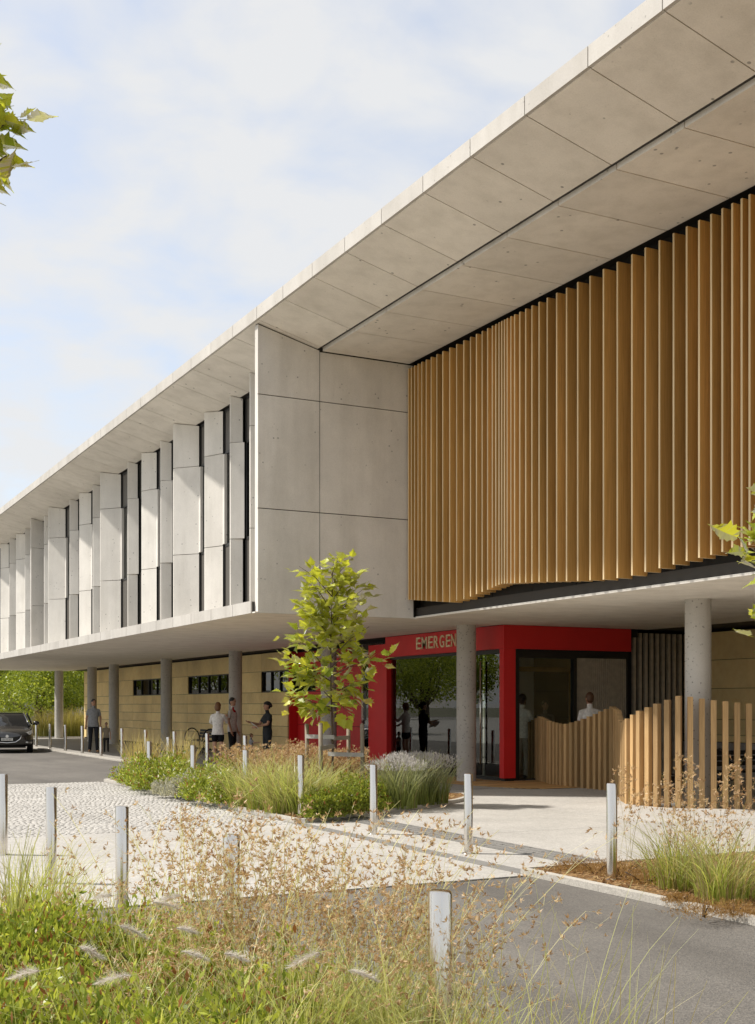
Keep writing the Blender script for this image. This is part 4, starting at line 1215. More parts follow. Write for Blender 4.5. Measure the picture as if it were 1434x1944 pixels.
# =================================================================== PLANTS
def blades(n, cx, cy, rad, h, hv=.25, lean=.6, width=.006, col0=(.10,.16,.02), col1=(.24,.30,.06), tip=(.36,.33,.12), dry=.12, segs=5, z0=.03, curl=1.0, wind=(0, 0), taper=.8):
    """arched grass blades as ribbons; returns verts, quads, colours"""
    a = RNG.uniform(0, 2*np.pi, n); rr = rad * np.sqrt(RNG.uniform(0, 1, n))
    bx = cx + rr * np.cos(a); by = cy + rr * np.sin(a)
    out = np.arctan2(by - cy, bx - cx) + RNG.normal(0, .7, n)
    H_ = h * (1 + RNG.uniform(-hv, hv, n)) * RNG.uniform(.7, 1.0, n)
    ln = lean * RNG.uniform(.15, 1.0, n) * (.4 + .6 * rr / max(rad, 1e-3))
    dx = np.cos(out) * ln + wind[0]; dy = np.sin(out) * ln + wind[1]
    t = np.linspace(0, 1, segs + 1)[None, :]
    bend = t ** (1.3 + .7 * curl)
    X = bx[:, None] + dx[:, None] * H_[:, None] * bend
    Y = by[:, None] + dy[:, None] * H_[:, None] * bend
    droop = np.clip(np.hypot(dx, dy), 0, 1.6)[:, None]
    Z = z0 + H_[:, None] * (t - .30 * droop * t ** 3)
    wd = width * RNG.uniform(.6, 1.3, n)[:, None] * (1 - taper * t ** 1.6) * .5
    ph = RNG.uniform(0, 2*np.pi, n)[:, None]
    sx = np.cos(ph) * wd; sy = np.sin(ph) * wd
    v = np.stack([np.stack([X - sx, Y - sy, Z], -1), np.stack([X + sx, Y + sy, Z], -1)], 2)     # n, s+1, 2, 3
    k = (segs + 1) * 2
    q = np.array([(2*i, 2*i+1, 2*i+3, 2*i+2) for i in range(segs)])
    f = (q[None] + (np.arange(n) * k)[:, None, None]).reshape(-1, 4)
    mixc = RNG.uniform(0, 1, n)[:, None, None]
    c = np.array(col0) * (1 - mixc) + np.array(col1) * mixc
    isdry = (RNG.uniform(0, 1, n) < dry)[:, None, None]
    c = np.where(isdry, np.array((.42, .34, .17)) * RNG.uniform(.6, 1.1, (n, 1, 1)), c)
    tt = (t ** 2)[:, :, None]
    c = c * (1 - .55 * tt) + np.array(tip) * .55 * tt
    c = np.repeat(c[:, :, None, :], 2, 2)
    return v.reshape(-1, 3), f, c.reshape(-1, 3)
def leaves(n, centre, radii, size, aspect=.32, col0=(.09,.14,.02), col1=(.22,.29,.05), shell=.55, up=.5, flower=None, noise=.18, flat_bottom=True, seed=0, red=0.0):
    """small pointed leaves through a lumpy dome"""
    d = RNG.normal(size=(n, 3)); d /= np.linalg.norm(d, axis=1)[:, None]
    if flat_bottom: d[:, 2] = np.abs(d[:, 2])
    ph = RNG.uniform(0, 6.28, 12)
    lump = 1 + noise * (np.sin(d[:, 0] * 5 + ph[0]) + np.sin(d[:, 1] * 6 + ph[1]) + np.sin(d[:, 2] * 7 + ph[2]) + .8 * np.sin(d[:, 0] * 11 + d[:, 1] * 9 + ph[3]) + .6 * np.sin(d[:, 2] * 17 + d[:, 0] * 13 + ph[4])) / 2
    r = (shell + (1 - shell) * RNG.uniform(0, 1, n) ** .5) * lump
    p = np.array(centre) + d * r[:, None] * np.array(radii)
    ax = d * .6 + RNG.normal(size=(n, 3)) * .6 + np.array((0, 0, up)); ax /= np.linalg.norm(ax, axis=1)[:, None]
    sd = np.cross(ax, RNG.normal(size=(n, 3))); sd /= np.linalg.norm(sd, axis=1)[:, None]
    l = size * RNG.uniform(.6, 1.3, n)[:, None]
    v = np.stack([p - ax * l * .5, p + sd * l * aspect * .5, p + ax * l * .5, p - sd * l * aspect * .5], 1)
    mixc = RNG.uniform(0, 1, n)[:, None]
    c = np.array(col0) * (1 - mixc) + np.array(col1) * mixc
    if flower is not None:
        topm = (RNG.uniform(0, 1, n) < flower[1]) & (r > .8 * lump)
        c[topm] = np.array(flower[0]) * RNG.uniform(.8, 1.15, (topm.sum(), 1))
    if red > 0:
        rm = RNG.uniform(0, 1, n) < red
        c[rm] = np.array((.30, .14, .06)) * RNG.uniform(.7, 1.2, (rm.sum(), 1))
    return v.reshape(-1, 3), np.arange(n * 4).reshape(n, 4), np.repeat(c, 4, 0)
def spikelets(P, D, size, k=6, col0=(.35,.195,.095), col1=(.76,.60,.37)):
    """star shaped brown seed clusters at P"""
    n = len(P)
    dirs = RNG.normal(size=(n, k, 3)) * .75 + D[:, None, :]
    dirs /= np.linalg.norm(dirs, axis=2)[:, :, None]
    sd = np.cross(dirs, RNG.normal(size=(n, k, 3))); sd /= np.linalg.norm(sd, axis=2)[:, :, None]
    l = size * RNG.uniform(.6, 1.3, (n, k, 1))
    p = P[:, None, :]
    wv = l * .13
    v = np.stack([p + dirs * l * .05 - sd * wv * .4, p + dirs * l * .45 - sd * wv, p + dirs * l, p + dirs * l * .45 + sd * wv], 2)
    m_ = RNG.uniform(0, 1, (n, 1, 1)) * .7 + RNG.uniform(0, .3, (n, k, 1))
    c = np.array(col0) * (1 - m_) + np.array(col1) * m_
    return v.reshape(-1, 3), np.arange(n * k * 4).reshape(-1, 4), np.repeat(c.reshape(-1, 3), 4, 0)
def stems(n, cx, cy, rad, h, lean=.35, width=.004, wind=(0, 0), clusters=14, ssize=.035, z0=.03, start=.42, col=(.22,.20,.07), side=.10, hv=.3):
    """tall thin culms carrying drooping side sprays of seed clusters; -> (stem arrays, seed arrays)"""
    a = RNG.uniform(0, 2*np.pi, n); rr = rad * np.sqrt(RNG.uniform(0, 1, n))
    bx = cx + rr * np.cos(a); by = cy + rr * np.sin(a)
    out = RNG.uniform(0, 2*np.pi, n)
    H_ = h * (1 + RNG.uniform(-hv, hv * .4, n)); ln = lean * RNG.uniform(.1, 1, n)
    dx = np.cos(out) * ln + wind[0]; dy = np.sin(out) * ln + wind[1]
    segs = 7
    t = np.linspace(0, 1, segs + 1)
    def at(tt):
        return np.stack([bx[:, None] + dx[:, None] * H_[:, None] * tt ** 1.5, by[:, None] + dy[:, None] * H_[:, None] * tt ** 1.5, z0 + H_[:, None] * (tt - .16 * tt ** 3)], -1)
    P = at(np.repeat(t[None], n, 0))
    ph = RNG.uniform(0, 6.28, n); sd = np.stack([np.cos(ph), np.sin(ph), np.zeros(n)], -1)[:, None, :]
    wv = (width * (1 - .65 * t))[None, :, None] * .5
    v = np.stack([P - sd * wv, P + sd * wv], 2).reshape(-1, 3)
    q = np.array([(2*i, 2*i+1, 2*i+3, 2*i+2) for i in range(segs)])
    f = (q[None] + (np.arange(n) * (segs + 1) * 2)[:, None, None]).reshape(-1, 4)
    c = np.repeat((np.array(col) * RNG.uniform(.6, 1.4, (n, 1)))[:, None, :], (segs + 1) * 2, 1).reshape(-1, 3)
    tt = np.sort(RNG.uniform(start, 1.0, (n, clusters)), 1)
    Q = at(tt)
    so = RNG.uniform(0, 6.28, (n, clusters)); sl = side * RNG.uniform(.2, 1, (n, clusters)) * (1.25 - tt)
    off = np.stack([np.cos(so) * sl, np.sin(so) * sl, sl * RNG.uniform(-.2, .9, (n, clusters))], -1)
    T = Q + off
    # little side stalks
    s2 = np.stack([-np.sin(so), np.cos(so), np.zeros_like(so)], -1) * width * .22
    v2 = np.stack([Q - s2, Q + s2, T + s2 * .6, T - s2 * .6], 2).reshape(-1, 3)
    f2 = np.arange(n * clusters * 4).reshape(-1, 4)
    c2 = np.repeat(np.repeat((np.array(col) * .9)[None, None], n, 0), clusters * 4, 1).reshape(-1, 3)
    D = off / (np.linalg.norm(off, axis=2)[:, :, None] + 1e-6) + np.array((0, 0, .35))
    sp = spikelets(T.reshape(-1, 3), D.reshape(-1, 3), ssize)
    stem = (np.concatenate([v, v2]), np.concatenate([f, f2 + len(v)]), np.concatenate([c, c2]))
    return stem, sp
def cat(parts):
    V_, F_, C_ = [], [], []; o = 0
    for v, f, c in parts: V_.append(v); F_.append(f + o); C_.append(c); o += len(v)
    return np.concatenate(V_), np.concatenate(F_), np.concatenate(C_)
def veg(name, parts, mat, parent=None, origin=None):
    v, f, c = cat(parts)
    if origin is not None: v = v - np.array(origin)
    return tag(link(name, np_mesh(name, v, f, mat, c), parent, origin if parent is None else None), kind='stuff')
def plume(p, d, l=.13, r=.034, n=520, col=((.62,.58,.53),(.84,.81,.77))):
    """a fluffy seed plume of fine hairs along d"""
    p = np.array(p); d = np.array(d) / np.linalg.norm(d)
    t = RNG.uniform(0, 1, n)[:, None]
    bendz = np.array((0, 0, -.25 * l)) * t ** 2
    base = p + d * l * t + bendz
    rd = RNG.normal(size=(n, 3)); rd -= (rd @ d)[:, None] * d; rd /= np.linalg.norm(rd, axis=1)[:, None]
    prof = np.sin(np.pi * np.clip(t * .92 + .06, 0, 1)) ** .6
    tipv = base + (rd * r * prof * RNG.uniform(.3, 1.5, (n, 1)) + d * RNG.uniform(-.005, .03, (n, 1)))
    sd = np.cross(rd, d) * .0007
    v = np.stack([base - sd, base + sd, tipv + sd * .3, tipv - sd * .3], 1).reshape(-1, 3)
    m_ = RNG.uniform(0, 1, (n, 1)); c = np.array(col[0]) * (1 - m_) + np.array(col[1]) * m_
    return v, np.arange(n * 4).reshape(n, 4), np.repeat(c, 4, 0)

GREEN = dict(col0=(.17,.235,.032), col1=(.47,.53,.125), tip=(.72,.70,.40))
STRAW = dict(col0=(.36,.35,.10), col1=(.60,.53,.24), tip=(.74,.62,.36), dry=.35)
def grass_clump(label, px, t, rad, h, n, group, z0=.05, width=.006, lean=.7, seed_stems=0, sh=None, name='grass_clump', extra=(), **kw):
    x, y = W(px, t)
    e = empty(name, (x, y, z0)); tag(e, label, 'grass', group)
    k = dict(GREEN); k.update(kw)
    veg('blades', [blades(n, 0, 0, rad, h, width=width, lean=lean, z0=0.0, **k)], M['blade'], e)
    if seed_stems:
        s1, s2 = stems(seed_stems, 0, 0, rad, sh or h * 1.5, z0=0, **(extra or {}))
        veg('stems', [s1], M['blade'], e); veg('seed_heads', [s2], M['dry'], e)
    return e
def shrub(label, px, t, radii, n, size, group, z0=.05, name='shrub', twigs=14, **kw):
    x, y = W(px, t)
    e = empty(name, (x, y, z0)); tag(e, label, 'shrub', group)
    veg('foliage', [leaves(n, (0, 0, radii[2] * .12), radii, size, **kw)], M['blade'], e)
    tb_ = MB()
    for i in range(twigs):
        q = random.uniform(0, 6.28); rr = random.uniform(.3, .8)
        tb_.tube([(0.02 * math.cos(q), .02 * math.sin(q), 0), (radii[0] * rr * .5 * math.cos(q), radii[1] * rr * .5 * math.sin(q), radii[2] * .5), (radii[0] * rr * math.cos(q), radii[1] * rr * math.sin(q), radii[2] * .85)], [.008, .005, .002], 5)
    tb_.build('twigs', M['twig'], e)
    return e

# ---- foreground bed
FG = 'plants in the foreground bed'
ns = ['first', 'second', 'third', 'fourth', 'fifth', 'sixth', 'seventh', 'eighth', 'ninth', 'tenth', 'eleventh', 'twelfth', 'thirteenth', 'fourteenth']
fs_pos = [(-60, 6.6), (60, 6.2), (190, 6.5), (330, 6.3), (-20, 5.4), (130, 5.3), (270, 5.4), (400, 5.5), (40, 4.6), (180, 4.55), (320, 4.5), (-90, 4.7), (450, 4.7), (560, 5.2)]
for i, (px, t) in enumerate(sorted(fs_pos)):
    shrub('low small leaved green shrub in the foreground bed, ' + ns[i] + ' from the left', px, t, (random.uniform(.42, .52), random.uniform(.42, .52), random.uniform(.40, .50)), 4600, .043, FG, z0=.04, aspect=.38,
          col0=(.13, .19, .026), col1=(.52, .57, .11), shell=.35, up=.7, noise=.28, red=.10)
grass_clump('tall bright green grass clump at the left edge of the foreground bed', 20, 6.9, .20, .86, 420, FG, z0=.04, width=.010, lean=.75, segs=7, dry=.18)
grass_clump('bright grass clump behind the low shrubs, left part of the foreground bed', 95, 7.4, .16, .72, 260, FG, z0=.04, width=.009, lean=.7, segs=7)
grass_clump('arching green grass clump in the middle of the foreground bed', 560, 4.75, .22, .66, 620, FG, z0=.04, width=.008, lean=.9, segs=7)
grass_clump('green grass clump left of the nearest bollard', 690, 5.0, .2, .62, 520, FG, z0=.04, width=.008, lean=.85, segs=7)
grass_clump('low green grass clump at the bottom centre of the foreground bed', 430, 4.3, .2, .55, 420, FG, z0=.04, width=.008, lean=.95, segs=7)
grass_clump('green grass clump at the foot of the nearest bollard', 800, 4.55, .16, .62, 260, FG, z0=.04, width=.008, lean=.8, segs=7)
grass_clump('sparse fine grass tuft in front of the asphalt, at the bottom', 1010, 3.75, .16, 1.0, 70, FG, z0=.04, width=.005, lean=.75, segs=8, dry=.35)
grass_clump('thin grass tuft at the bottom edge, right of the nearest bollard', 1190, 3.6, .16, .98, 46, FG, z0=.04, width=.005, lean=.6, segs=8, dry=.4)
grass_clump('short grass tuft between the nearest bollard and the asphalt', 905, 4.1, .14, .72, 110, FG, z0=.04, width=.006, lean=.8, segs=7, dry=.25)
grass_clump('loose arching grass over the low shrubs, bottom left', 150, 4.4, .3, .60, 160, FG, z0=.04, width=.007, lean=1.2, segs=7, dry=.3, hv=.4)
grass_clump('loose arching grass over the low shrubs, left of centre', 320, 4.8, .3, .66, 200, FG, z0=.04, width=.007, lean=1.2, segs=7, dry=.3, hv=.4)
grass_clump('straw tinted grass behind the low shrubs near the third bollard', 215, 7.0, .25, .62, 160, FG, z0=.04, width=.006, lean=1.0, segs=7, dry=.5, hv=.4)
grass_clump('fine grass tuft at the bottom right corner of the foreground bed', 1100, 4.0, .2, .80, 60, FG, z0=.04, width=.005, lean=.9, segs=8, dry=.3, hv=.4)
# kangaroo grass: brown seed heads on wiry stems
kg = [(300, 6.2, 14, 1.38, (.10, -.04), 'tall wiry seed grass rising before the cobbles, left'), (445, 5.9, 26, 1.26, (.02, 0), 'tall pale seed grass right before the half hidden bollard'), (425, 5.7, 24, 1.20, (.0, .0), 'brown seed grass around the half hidden bollard'),
      (560, 5.6, 30, 1.22, (.10, -.04), 'brown seed grass in the middle of the foreground bed'), (660, 5.5, 30, 1.22, (.14, -.06), 'dense brown seed grass before the asphalt edge'),
      (740, 5.4, 26, 1.22, (.18, -.08), 'brown seed grass leaning right towards the crossing'), (880, 4.9, 12, .98, (.02, -.02), 'brown seed grass just right of the nearest bollard'),
      (800, 4.8, 14, .95, (-.05, .0), 'brown seed grass just left of the nearest bollard'), (150, 6.6, 9, .98, (.05, 0), 'thin seed grass before the second bollard from the left'),
      (500, 4.9, 18, .80, (.05, 0), 'short brown seed grass over the arching green clump'), (360, 5.3, 16, .82, (.12, -.05), 'short brown seed grass over the low shrubs'), (230, 5.2, 10, .66, (.1, 0), 'reddish seed grass low among the left shrubs'), (60, 4.9, 8, .60, (.1, 0), 'reddish seed grass low at the left edge')]
for px, t, n_, h_, wi, lb_ in kg:
    x, y = W(px, t)
    e = empty('seed_grass', (x, y, .04)); tag(e, lb_, 'grass', 'seed grasses in the foreground bed')
    s1, s2 = stems(int(n_ * 1.5), 0, 0, .28, h_, lean=.50, width=.0055, wind=wi, clusters=17, ssize=.024, z0=0, start=.34, side=.17, col=(.64, .62, .34))
    veg('stems', [s1, blades(90, 0, 0, .18, h_ * .5, width=.006, lean=.7, z0=0, **GREEN)], M['blade'], e); veg('seed_heads', [s2], M['dry'], e)
# fluffy white plumes
pl_list = [(150, 1797, 4.6), (78, 1843, 4.3), (250, 1852, 4.4), (225, 1757, 4.9), (335, 1762, 4.9), (290, 1712, 5.4), (345, 1700, 5.6), (425, 1810, 4.5), (608, 1808, 4.5), (345, 1806, 4.7), (215, 1700, 5.7), (660, 1842, 4.3)]
for i, (px, py, t) in enumerate(sorted(pl_list)):
    x, y = W(px, t); z = EYE - (py - HOR) / FPX * t
    e = empty('plume_grass', (x, y, .04)); tag(e, 'fluffy white seed plume over the foreground shrubs, ' + ns[i] + ' from the left', 'grass', 'white plumes in the foreground')
    q = random.uniform(-.6, .6) + (math.pi if random.random() < .5 else 0)
    d = (RX * math.cos(q), RY * math.cos(q), random.uniform(-.25, .25))
    hz = z - .04
    st_ = MB(); st_.tube([(-d[0] * .3, -d[1] * .3 + .1, 0), (-d[0] * .22, -d[1] * .22 + .03, hz * .6), (-d[0] * .07, -d[1] * .07, hz + .015), (0, 0, hz)], [.003, .0025, .002, .0015], 5); st_.build('stem', flat('plume_stem', (.34, .36, .10), .7) if i == 0 else bpy.data.materials['plume_stem'], e)
    veg('plume', [plume((0, 0, hz), d, l=random.uniform(.07, .125), r=random.uniform(.02, .03))], M['petal'], e)

# ---- centre bed
CB = 'plants in the centre bed'
for i, (px, t, n_) in enumerate(((256, 26.6, 150), (270, 27.2, 150), (285, 26.4, 130), (335, 27.5, 150), (352, 26.6, 130))):
    grass_clump('blond upright grass tuft at the far end of the centre bed, ' + ns[i] + ' from the left', px, t, .22, 1.0, n_, CB, width=.012, lean=.55, **STRAW)
ci = [(274, 25.0, .55), (292, 24.3, .6), (280, 23.6, .50), (318, 23.8, .6), (345, 22.8, .55), (300, 22.6, .5), (380, 21.6, .55), (425, 21.2, .6), (395, 20.2, .5), (432, 19.6, .5)]
for i, (px, t, r_) in enumerate(sorted(ci)):
    shrub('rounded light green shrub in the centre bed, ' + ns[i] + ' from the left', px, t, (r_, r_, r_ * .88), 3600, .065, CB, aspect=.4, col0=(.13,.18,.026), col1=(.44,.50,.095), shell=.35, up=.6, noise=.3, red=.08, flower=((.70,.68,.50), .09))
for i, (px, t, r_) in enumerate(((318, 21.6, .28), (345, 21.0, .33), (362, 21.2, .30), (407, 23.4, .36), (436, 23.0, .34))):
    shrub('silver grey shrub in the centre bed, ' + ns[i] + ' from the left', px, t, (r_, r_, r_ * 1.05), 2600, .05, CB, name='silver_shrub', aspect=.35, col0=(.30,.31,.27), col1=(.56,.55,.52), shell=.5, up=.6)
for i, (px, t, h_, n_) in enumerate(((470, 19.2, .72, 420), (505, 18.6, .74, 460), (540, 18.0, .74, 480), (590, 18.6, .74, 420), (580, 17.8, .66, 420), (620, 18.4, .7, 360))):
    grass_clump('fresh green grass clump in the centre bed, ' + ns[i] + ' from the left', px, t, .30, h_, n_, CB, width=.013, lean=1.35, segs=6, dry=.34, hv=.55)
for i, (px, t, n_, h_) in enumerate(((455, 22.0, 44, .95), (490, 21.2, 48, .98), (525, 20.8, 50, .98), (560, 20.6, 50, .98), (560, 22.5, 44, 1.0), (600, 21.8, 40, 1.0), (640, 20.8, 40, .95), (665, 21.2, 40, .92))):
    x, y = W(px, t)
    e = empty('seed_grass', (x, y, .05)); tag(e, 'russet seed grass around the staked tree, ' + ns[i] + ' from the left', 'grass', 'russet grasses in the centre bed')
    s1, s2 = stems(n_, 0, 0, .38, h_, lean=.35, width=.008, clusters=16, ssize=.05, z0=0, start=.30, side=.22, col=(.40, .33, .16))
    veg('stems', [s1, blades(160, 0, 0, .34, h_ * .62, width=.010, lean=.6, z0=0, **STRAW)], M['blade'], e); veg('seed_heads', [s2], M['dry'], e)
for i, (px, t, r_) in enumerate(((640, 17.6, .42), (672, 18.0, .46), (612, 17.2, .30), (700, 18.6, .40))):
    shrub('dense mid green shrub at the near corner of the centre bed, ' + ns[i] + ' from the left', px, t, (r_, r_, r_ * 1.0), 3200, .055, CB, aspect=.4, col0=(.12,.16,.022), col1=(.36,.41,.07), shell=.5, up=.6, red=.05)
for i, (px, t) in enumerate(((752, 19.0), (785, 19.6), (812, 19.9))):
    grass_clump('green clump topped with silver flower spikes, ' + ns[i] + ' from the left', px, t, .34, .78, 420, CB, width=.012, lean=.6, name='silver_grass', dry=.05, tip=(.50, .50, .44), col0=(.12,.16,.03), col1=(.30,.34,.10), taper=.5)
    x, y = W(px, t)
    e = [o for o in C.objects if o.name.startswith('silver_grass')][-1]
    veg('flower_spikes', [leaves(1500, (0, 0, .60), (.46, .46, .26), .05, aspect=.22, col0=(.42,.40,.40), col1=(.66,.64,.62), shell=.6, up=1.2)], M['petal'], e)

# ---- roadside bed
RB = 'plants in the roadside bed'
for i, (px, t, h_, n_) in enumerate(((1266, 10.9, .50, 150), (1292, 10.6, .56, 240), (1318, 10.9, .46, 120), (1366, 9.9, .60, 260), (1394, 10.1, .54, 170))):
    grass_clump('arching green grass clump in the roadside bed, ' + ns[i] + ' from the left', px, t, .20, h_, n_, RB, width=.009, lean=1.25, segs=7, dry=.38, hv=.5, seed_stems=4, sh=h_ * 1.7, extra=dict(lean=.45, clusters=16, ssize=.032, width=.004, side=.14))
for i, (px, t, n_, h_) in enumerate(((1205, 11.6, 6, 1.2), (1250, 11.8, 5, 1.1), (1330, 11.2, 6, 1.25), (1405, 11.3, 7, 1.25))):
    x, y = W(px, t)
    e = empty('seed_grass', (x, y, .05)); tag(e, 'wiry brown seed grass before the fence, ' + ns[i] + ' from the left', 'grass', 'seed grasses before the fence')
    s1, s2 = stems(n_, 0, 0, .16, h_, lean=.42, width=.0045, clusters=18, ssize=.036, z0=0, start=.45, side=.16, col=(.34, .29, .12))
    veg('stems', [s1], M['blade'], e); veg('seed_heads', [s2], M['dry'], e)
for i, (px, t, r_) in enumerate(((1130, 11.6, .22), (1185, 11.35, .28), (1225, 10.9, .30), (1290, 9.9, .25), (1085, 11.8, .14), (1395, 9.3, .26), (1335, 9.2, .2))):
    shrub('low dry brown tuft on the roadside mulch, ' + ns[i] + ' from the left', sorted((1130,1185,1225,1290,1085,1395,1335))[i], dict(((1130,11.6),(1185,11.35),(1225,10.9),(1290,9.9),(1085,11.8),(1395,9.3),(1335,9.2)))[sorted((1130,1185,1225,1290,1085,1395,1335))[i]], (r_, r_, r_ * .5), 1500, .03, RB, name='dry_tuft', twigs=4, aspect=.14, col0=(.22,.12,.045), col1=(.42,.27,.11), shell=.2, up=.5)

# =================================================================== TREES
def leaf_outline():
    """five lobed plane leaf, tip towards +y, stalk end at the origin"""
    half = [(0, 0), (.10, -.04), (.30, .02), (.27, .14), (.46, .20), (.40, .30), (.58, .44), (.40, .47), (.33, .56), (.30, .66), (.20, .62), (.17, .78), (.09, .82), (0, 1.06)]
    return half
def plane_leaf(k):
    rr = random.Random(k)
    half = leaf_outline()
    fold, curl = rr.uniform(.10, .35), rr.uniform(-.18, .28)
    V_, F_ = [], []
    n = len(half)
    for s in (1, -1):
        base = len(V_)
        V_ += [(0, y, -curl * y * y) for y in np.linspace(0, 1.06, n)]
        V_ += [(s * x * rr.uniform(.9, 1.1), y, abs(x) * fold - curl * y * y + rr.uniform(-.02, .02)) for x, y in half]
        for i in range(n - 1):
            q = (base + i, base + n + i, base + n + i + 1, base + i + 1)
            F_.append(q if s > 0 else q[::-1])
    b = MB(); b.add(V_, F_, 0, False)
    b.tube([(0, -.35, .06), (0, 0, 0)], .012, 4)
    return b.mesh('leaf', M['leaf_plane'])
LEAF = [plane_leaf(k) for k in range(6)]
def put_leaf(parent, p, outward, size):
    up = Vector((random.gauss(0, .45), random.gauss(0, .45), 1.0)).normalized()
    y = (Vector(outward) + Vector((random.gauss(0, .5), random.gauss(0, .5), random.gauss(-.25, .4)))).normalized()
    x = y.cross(up).normalized(); z = x.cross(y).normalized()
    s = size * random.uniform(.65, 1.2)
    m_ = Matrix(((x.x*s, y.x*s, z.x*s, p[0]), (x.y*s, y.y*s, z.y*s, p[1]), (x.z*s, y.z*s, z.z*s, p[2]), (0, 0, 0, 1)))
    k = parent.get('n_leaf', 0); parent['n_leaf'] = k + 1
    if k >= 300: REST.setdefault(parent.name, []).append((random.randrange(6), m_)); return
    o = bpy.data.objects.new('leaf', random.choice(LEAF)); C.objects.link(o); o.parent = parent; o.matrix_local = m_
REST = {}
def flush_rest(parent):
    b = MB()
    for k, m_ in REST.get(parent.name, []):
        me = LEAF[k]
        b.add([m_ @ v.co for v in me.vertices], [tuple(p.vertices) for p in me.polygons])
    if b.v: tag(b.build('foliage', M['leaf_plane'], parent), kind='stuff')
    if 'n_leaf' in parent: del parent['n_leaf']
def young_tree(label, loc, trunk_h, branches, lsize, dens=9, trunk_r=.03, group='young plane trees', lean=(0, 0), spread=1.0, q0=.22):
    """branches: (start height, reach to the right, depth, end height, leaf density factor)"""
    e = empty('plane_tree', loc); tag(e, label, 'tree', group)
    tb_ = MB(); tp = [(lean[0]*(z/trunk_h)**2 + .02*math.sin(z*2), lean[1]*(z/trunk_h)**2, z) for z in np.linspace(-.05, trunk_h, 9)]
    tb_.tube(tp, list(np.linspace(trunk_r, trunk_r * .25, 9)), 8); tb_.build('trunk', M['bark'], e)
    for z0, rt, dp, z1, k_ in branches:
        st = Vector((lean[0]*(z0/trunk_h)**2, lean[1]*(z0/trunk_h)**2, z0))
        tipp = Vector((st.x + RX * rt + FX * dp, st.y + RY * rt + FY * dp, z1))
        mid = st.lerp(tipp, .5) + Vector((0, 0, .06))
        bb = MB(); bb.tube([st, mid, tipp], [trunk_r * .45, trunk_r * .3, .003], 6); br = bb.build('branch', M['bark'], e)
        n_ = max(2, int(dens * (tipp - st).length * k_ * 2.1))
        for i in range(n_):
            q = random.uniform(q0, 1.0)
            c = st.lerp(mid, q * 2) if q < .5 else mid.lerp(tipp, q * 2 - 1)
            off = Vector((random.gauss(0, .10), random.gauss(0, .10), random.gauss(0, .085))) * spread
            put_leaf(e, c + off, (tipp - st).normalized() + off * 5, lsize)
    flush_rest(e)
    return e
tx, ty = W(630, 20.0)
B_ = []
for z0, rt, z1, k_ in ((1.55, -.80, 1.86, 1), (1.62, -.35, 1.60, 1.2), (1.7, .25, 1.60, 1.2), (1.75, -.62, 2.35, 1.1), (1.85, .58, 2.05, 1.1), (1.95, .40, 1.80, 1.0), (2.05, -.86, 2.52, 1.1), (2.15, -.66, 2.92, 1.2), (2.15, .78, 2.50, 1.2), (2.3, .50, 2.72, 1.1), (2.45, .62, 3.05, 1.1),
                       (2.55, -.30, 3.05, 1.0), (2.65, .50, 3.30, 1.2), (2.8, -.42, 3.25, 1.2), (2.9, .30, 3.50, 1.2), (3.0, -.48, 3.55, 1.2), (3.1, .52, 3.72, 1.2), (3.25, -.40, 3.85, 1.2), (3.4, .28, 3.85, 1.2), (3.5, -.52, 4.08, 1.0), (3.65, .22, 4.15, 1.2), (3.85, .12, 4.28, 1.1)):
    B_.append((z0 * .97, rt, random.uniform(-.35, .35), z1 * .945, k_ * random.uniform(.55, 1.25)))
young_tree('slender young plane tree tied between timber stakes in the centre bed', (tx, ty, .05), 3.8, B_, .185, dens=22, trunk_r=.022, spread=1.0, q0=.12)
# leaves reaching into the frame from trees standing just outside it
lx_, ly_ = W(-160, 5.0)
young_tree('plane tree outside the left edge with leaves reaching into the sky', (lx_, ly_, .03), 5.0,
           [(3.6, .38, .0, 4.02, 2.2), (3.5, .36, .05, 3.90, 2.2), (3.7, .33, -.05, 3.99, 1.9), (3.9, .28, .03, 4.27, 2.2), (3.9, .22, 0, 4.31, 1.5), (3.7, -.3, .2, 4.2, .7), (4.0, -.3, -.2, 4.5, .7)], .105, dens=11, trunk_r=.04, spread=.5)
rx_, ry_ = W(1600, 5.2)
young_tree('plane tree outside the right edge with leaves before the timber screen', (rx_, ry_, .03), 3.4,
           [(1.9, -.36, .0, 2.42, 1.9), (1.9, -.37, .06, 2.30, 2.0), (1.8, -.38, -.06, 2.36, 1.9), (1.6, -.33, 0, 1.98, 1.3), (2.1, -.31, .05, 2.52, 1.4), (2.2, .3, .2, 2.7, .6), (2.0, .3, -.2, 2.5, .6)], .115, dens=10, trunk_r=.035, spread=.5)

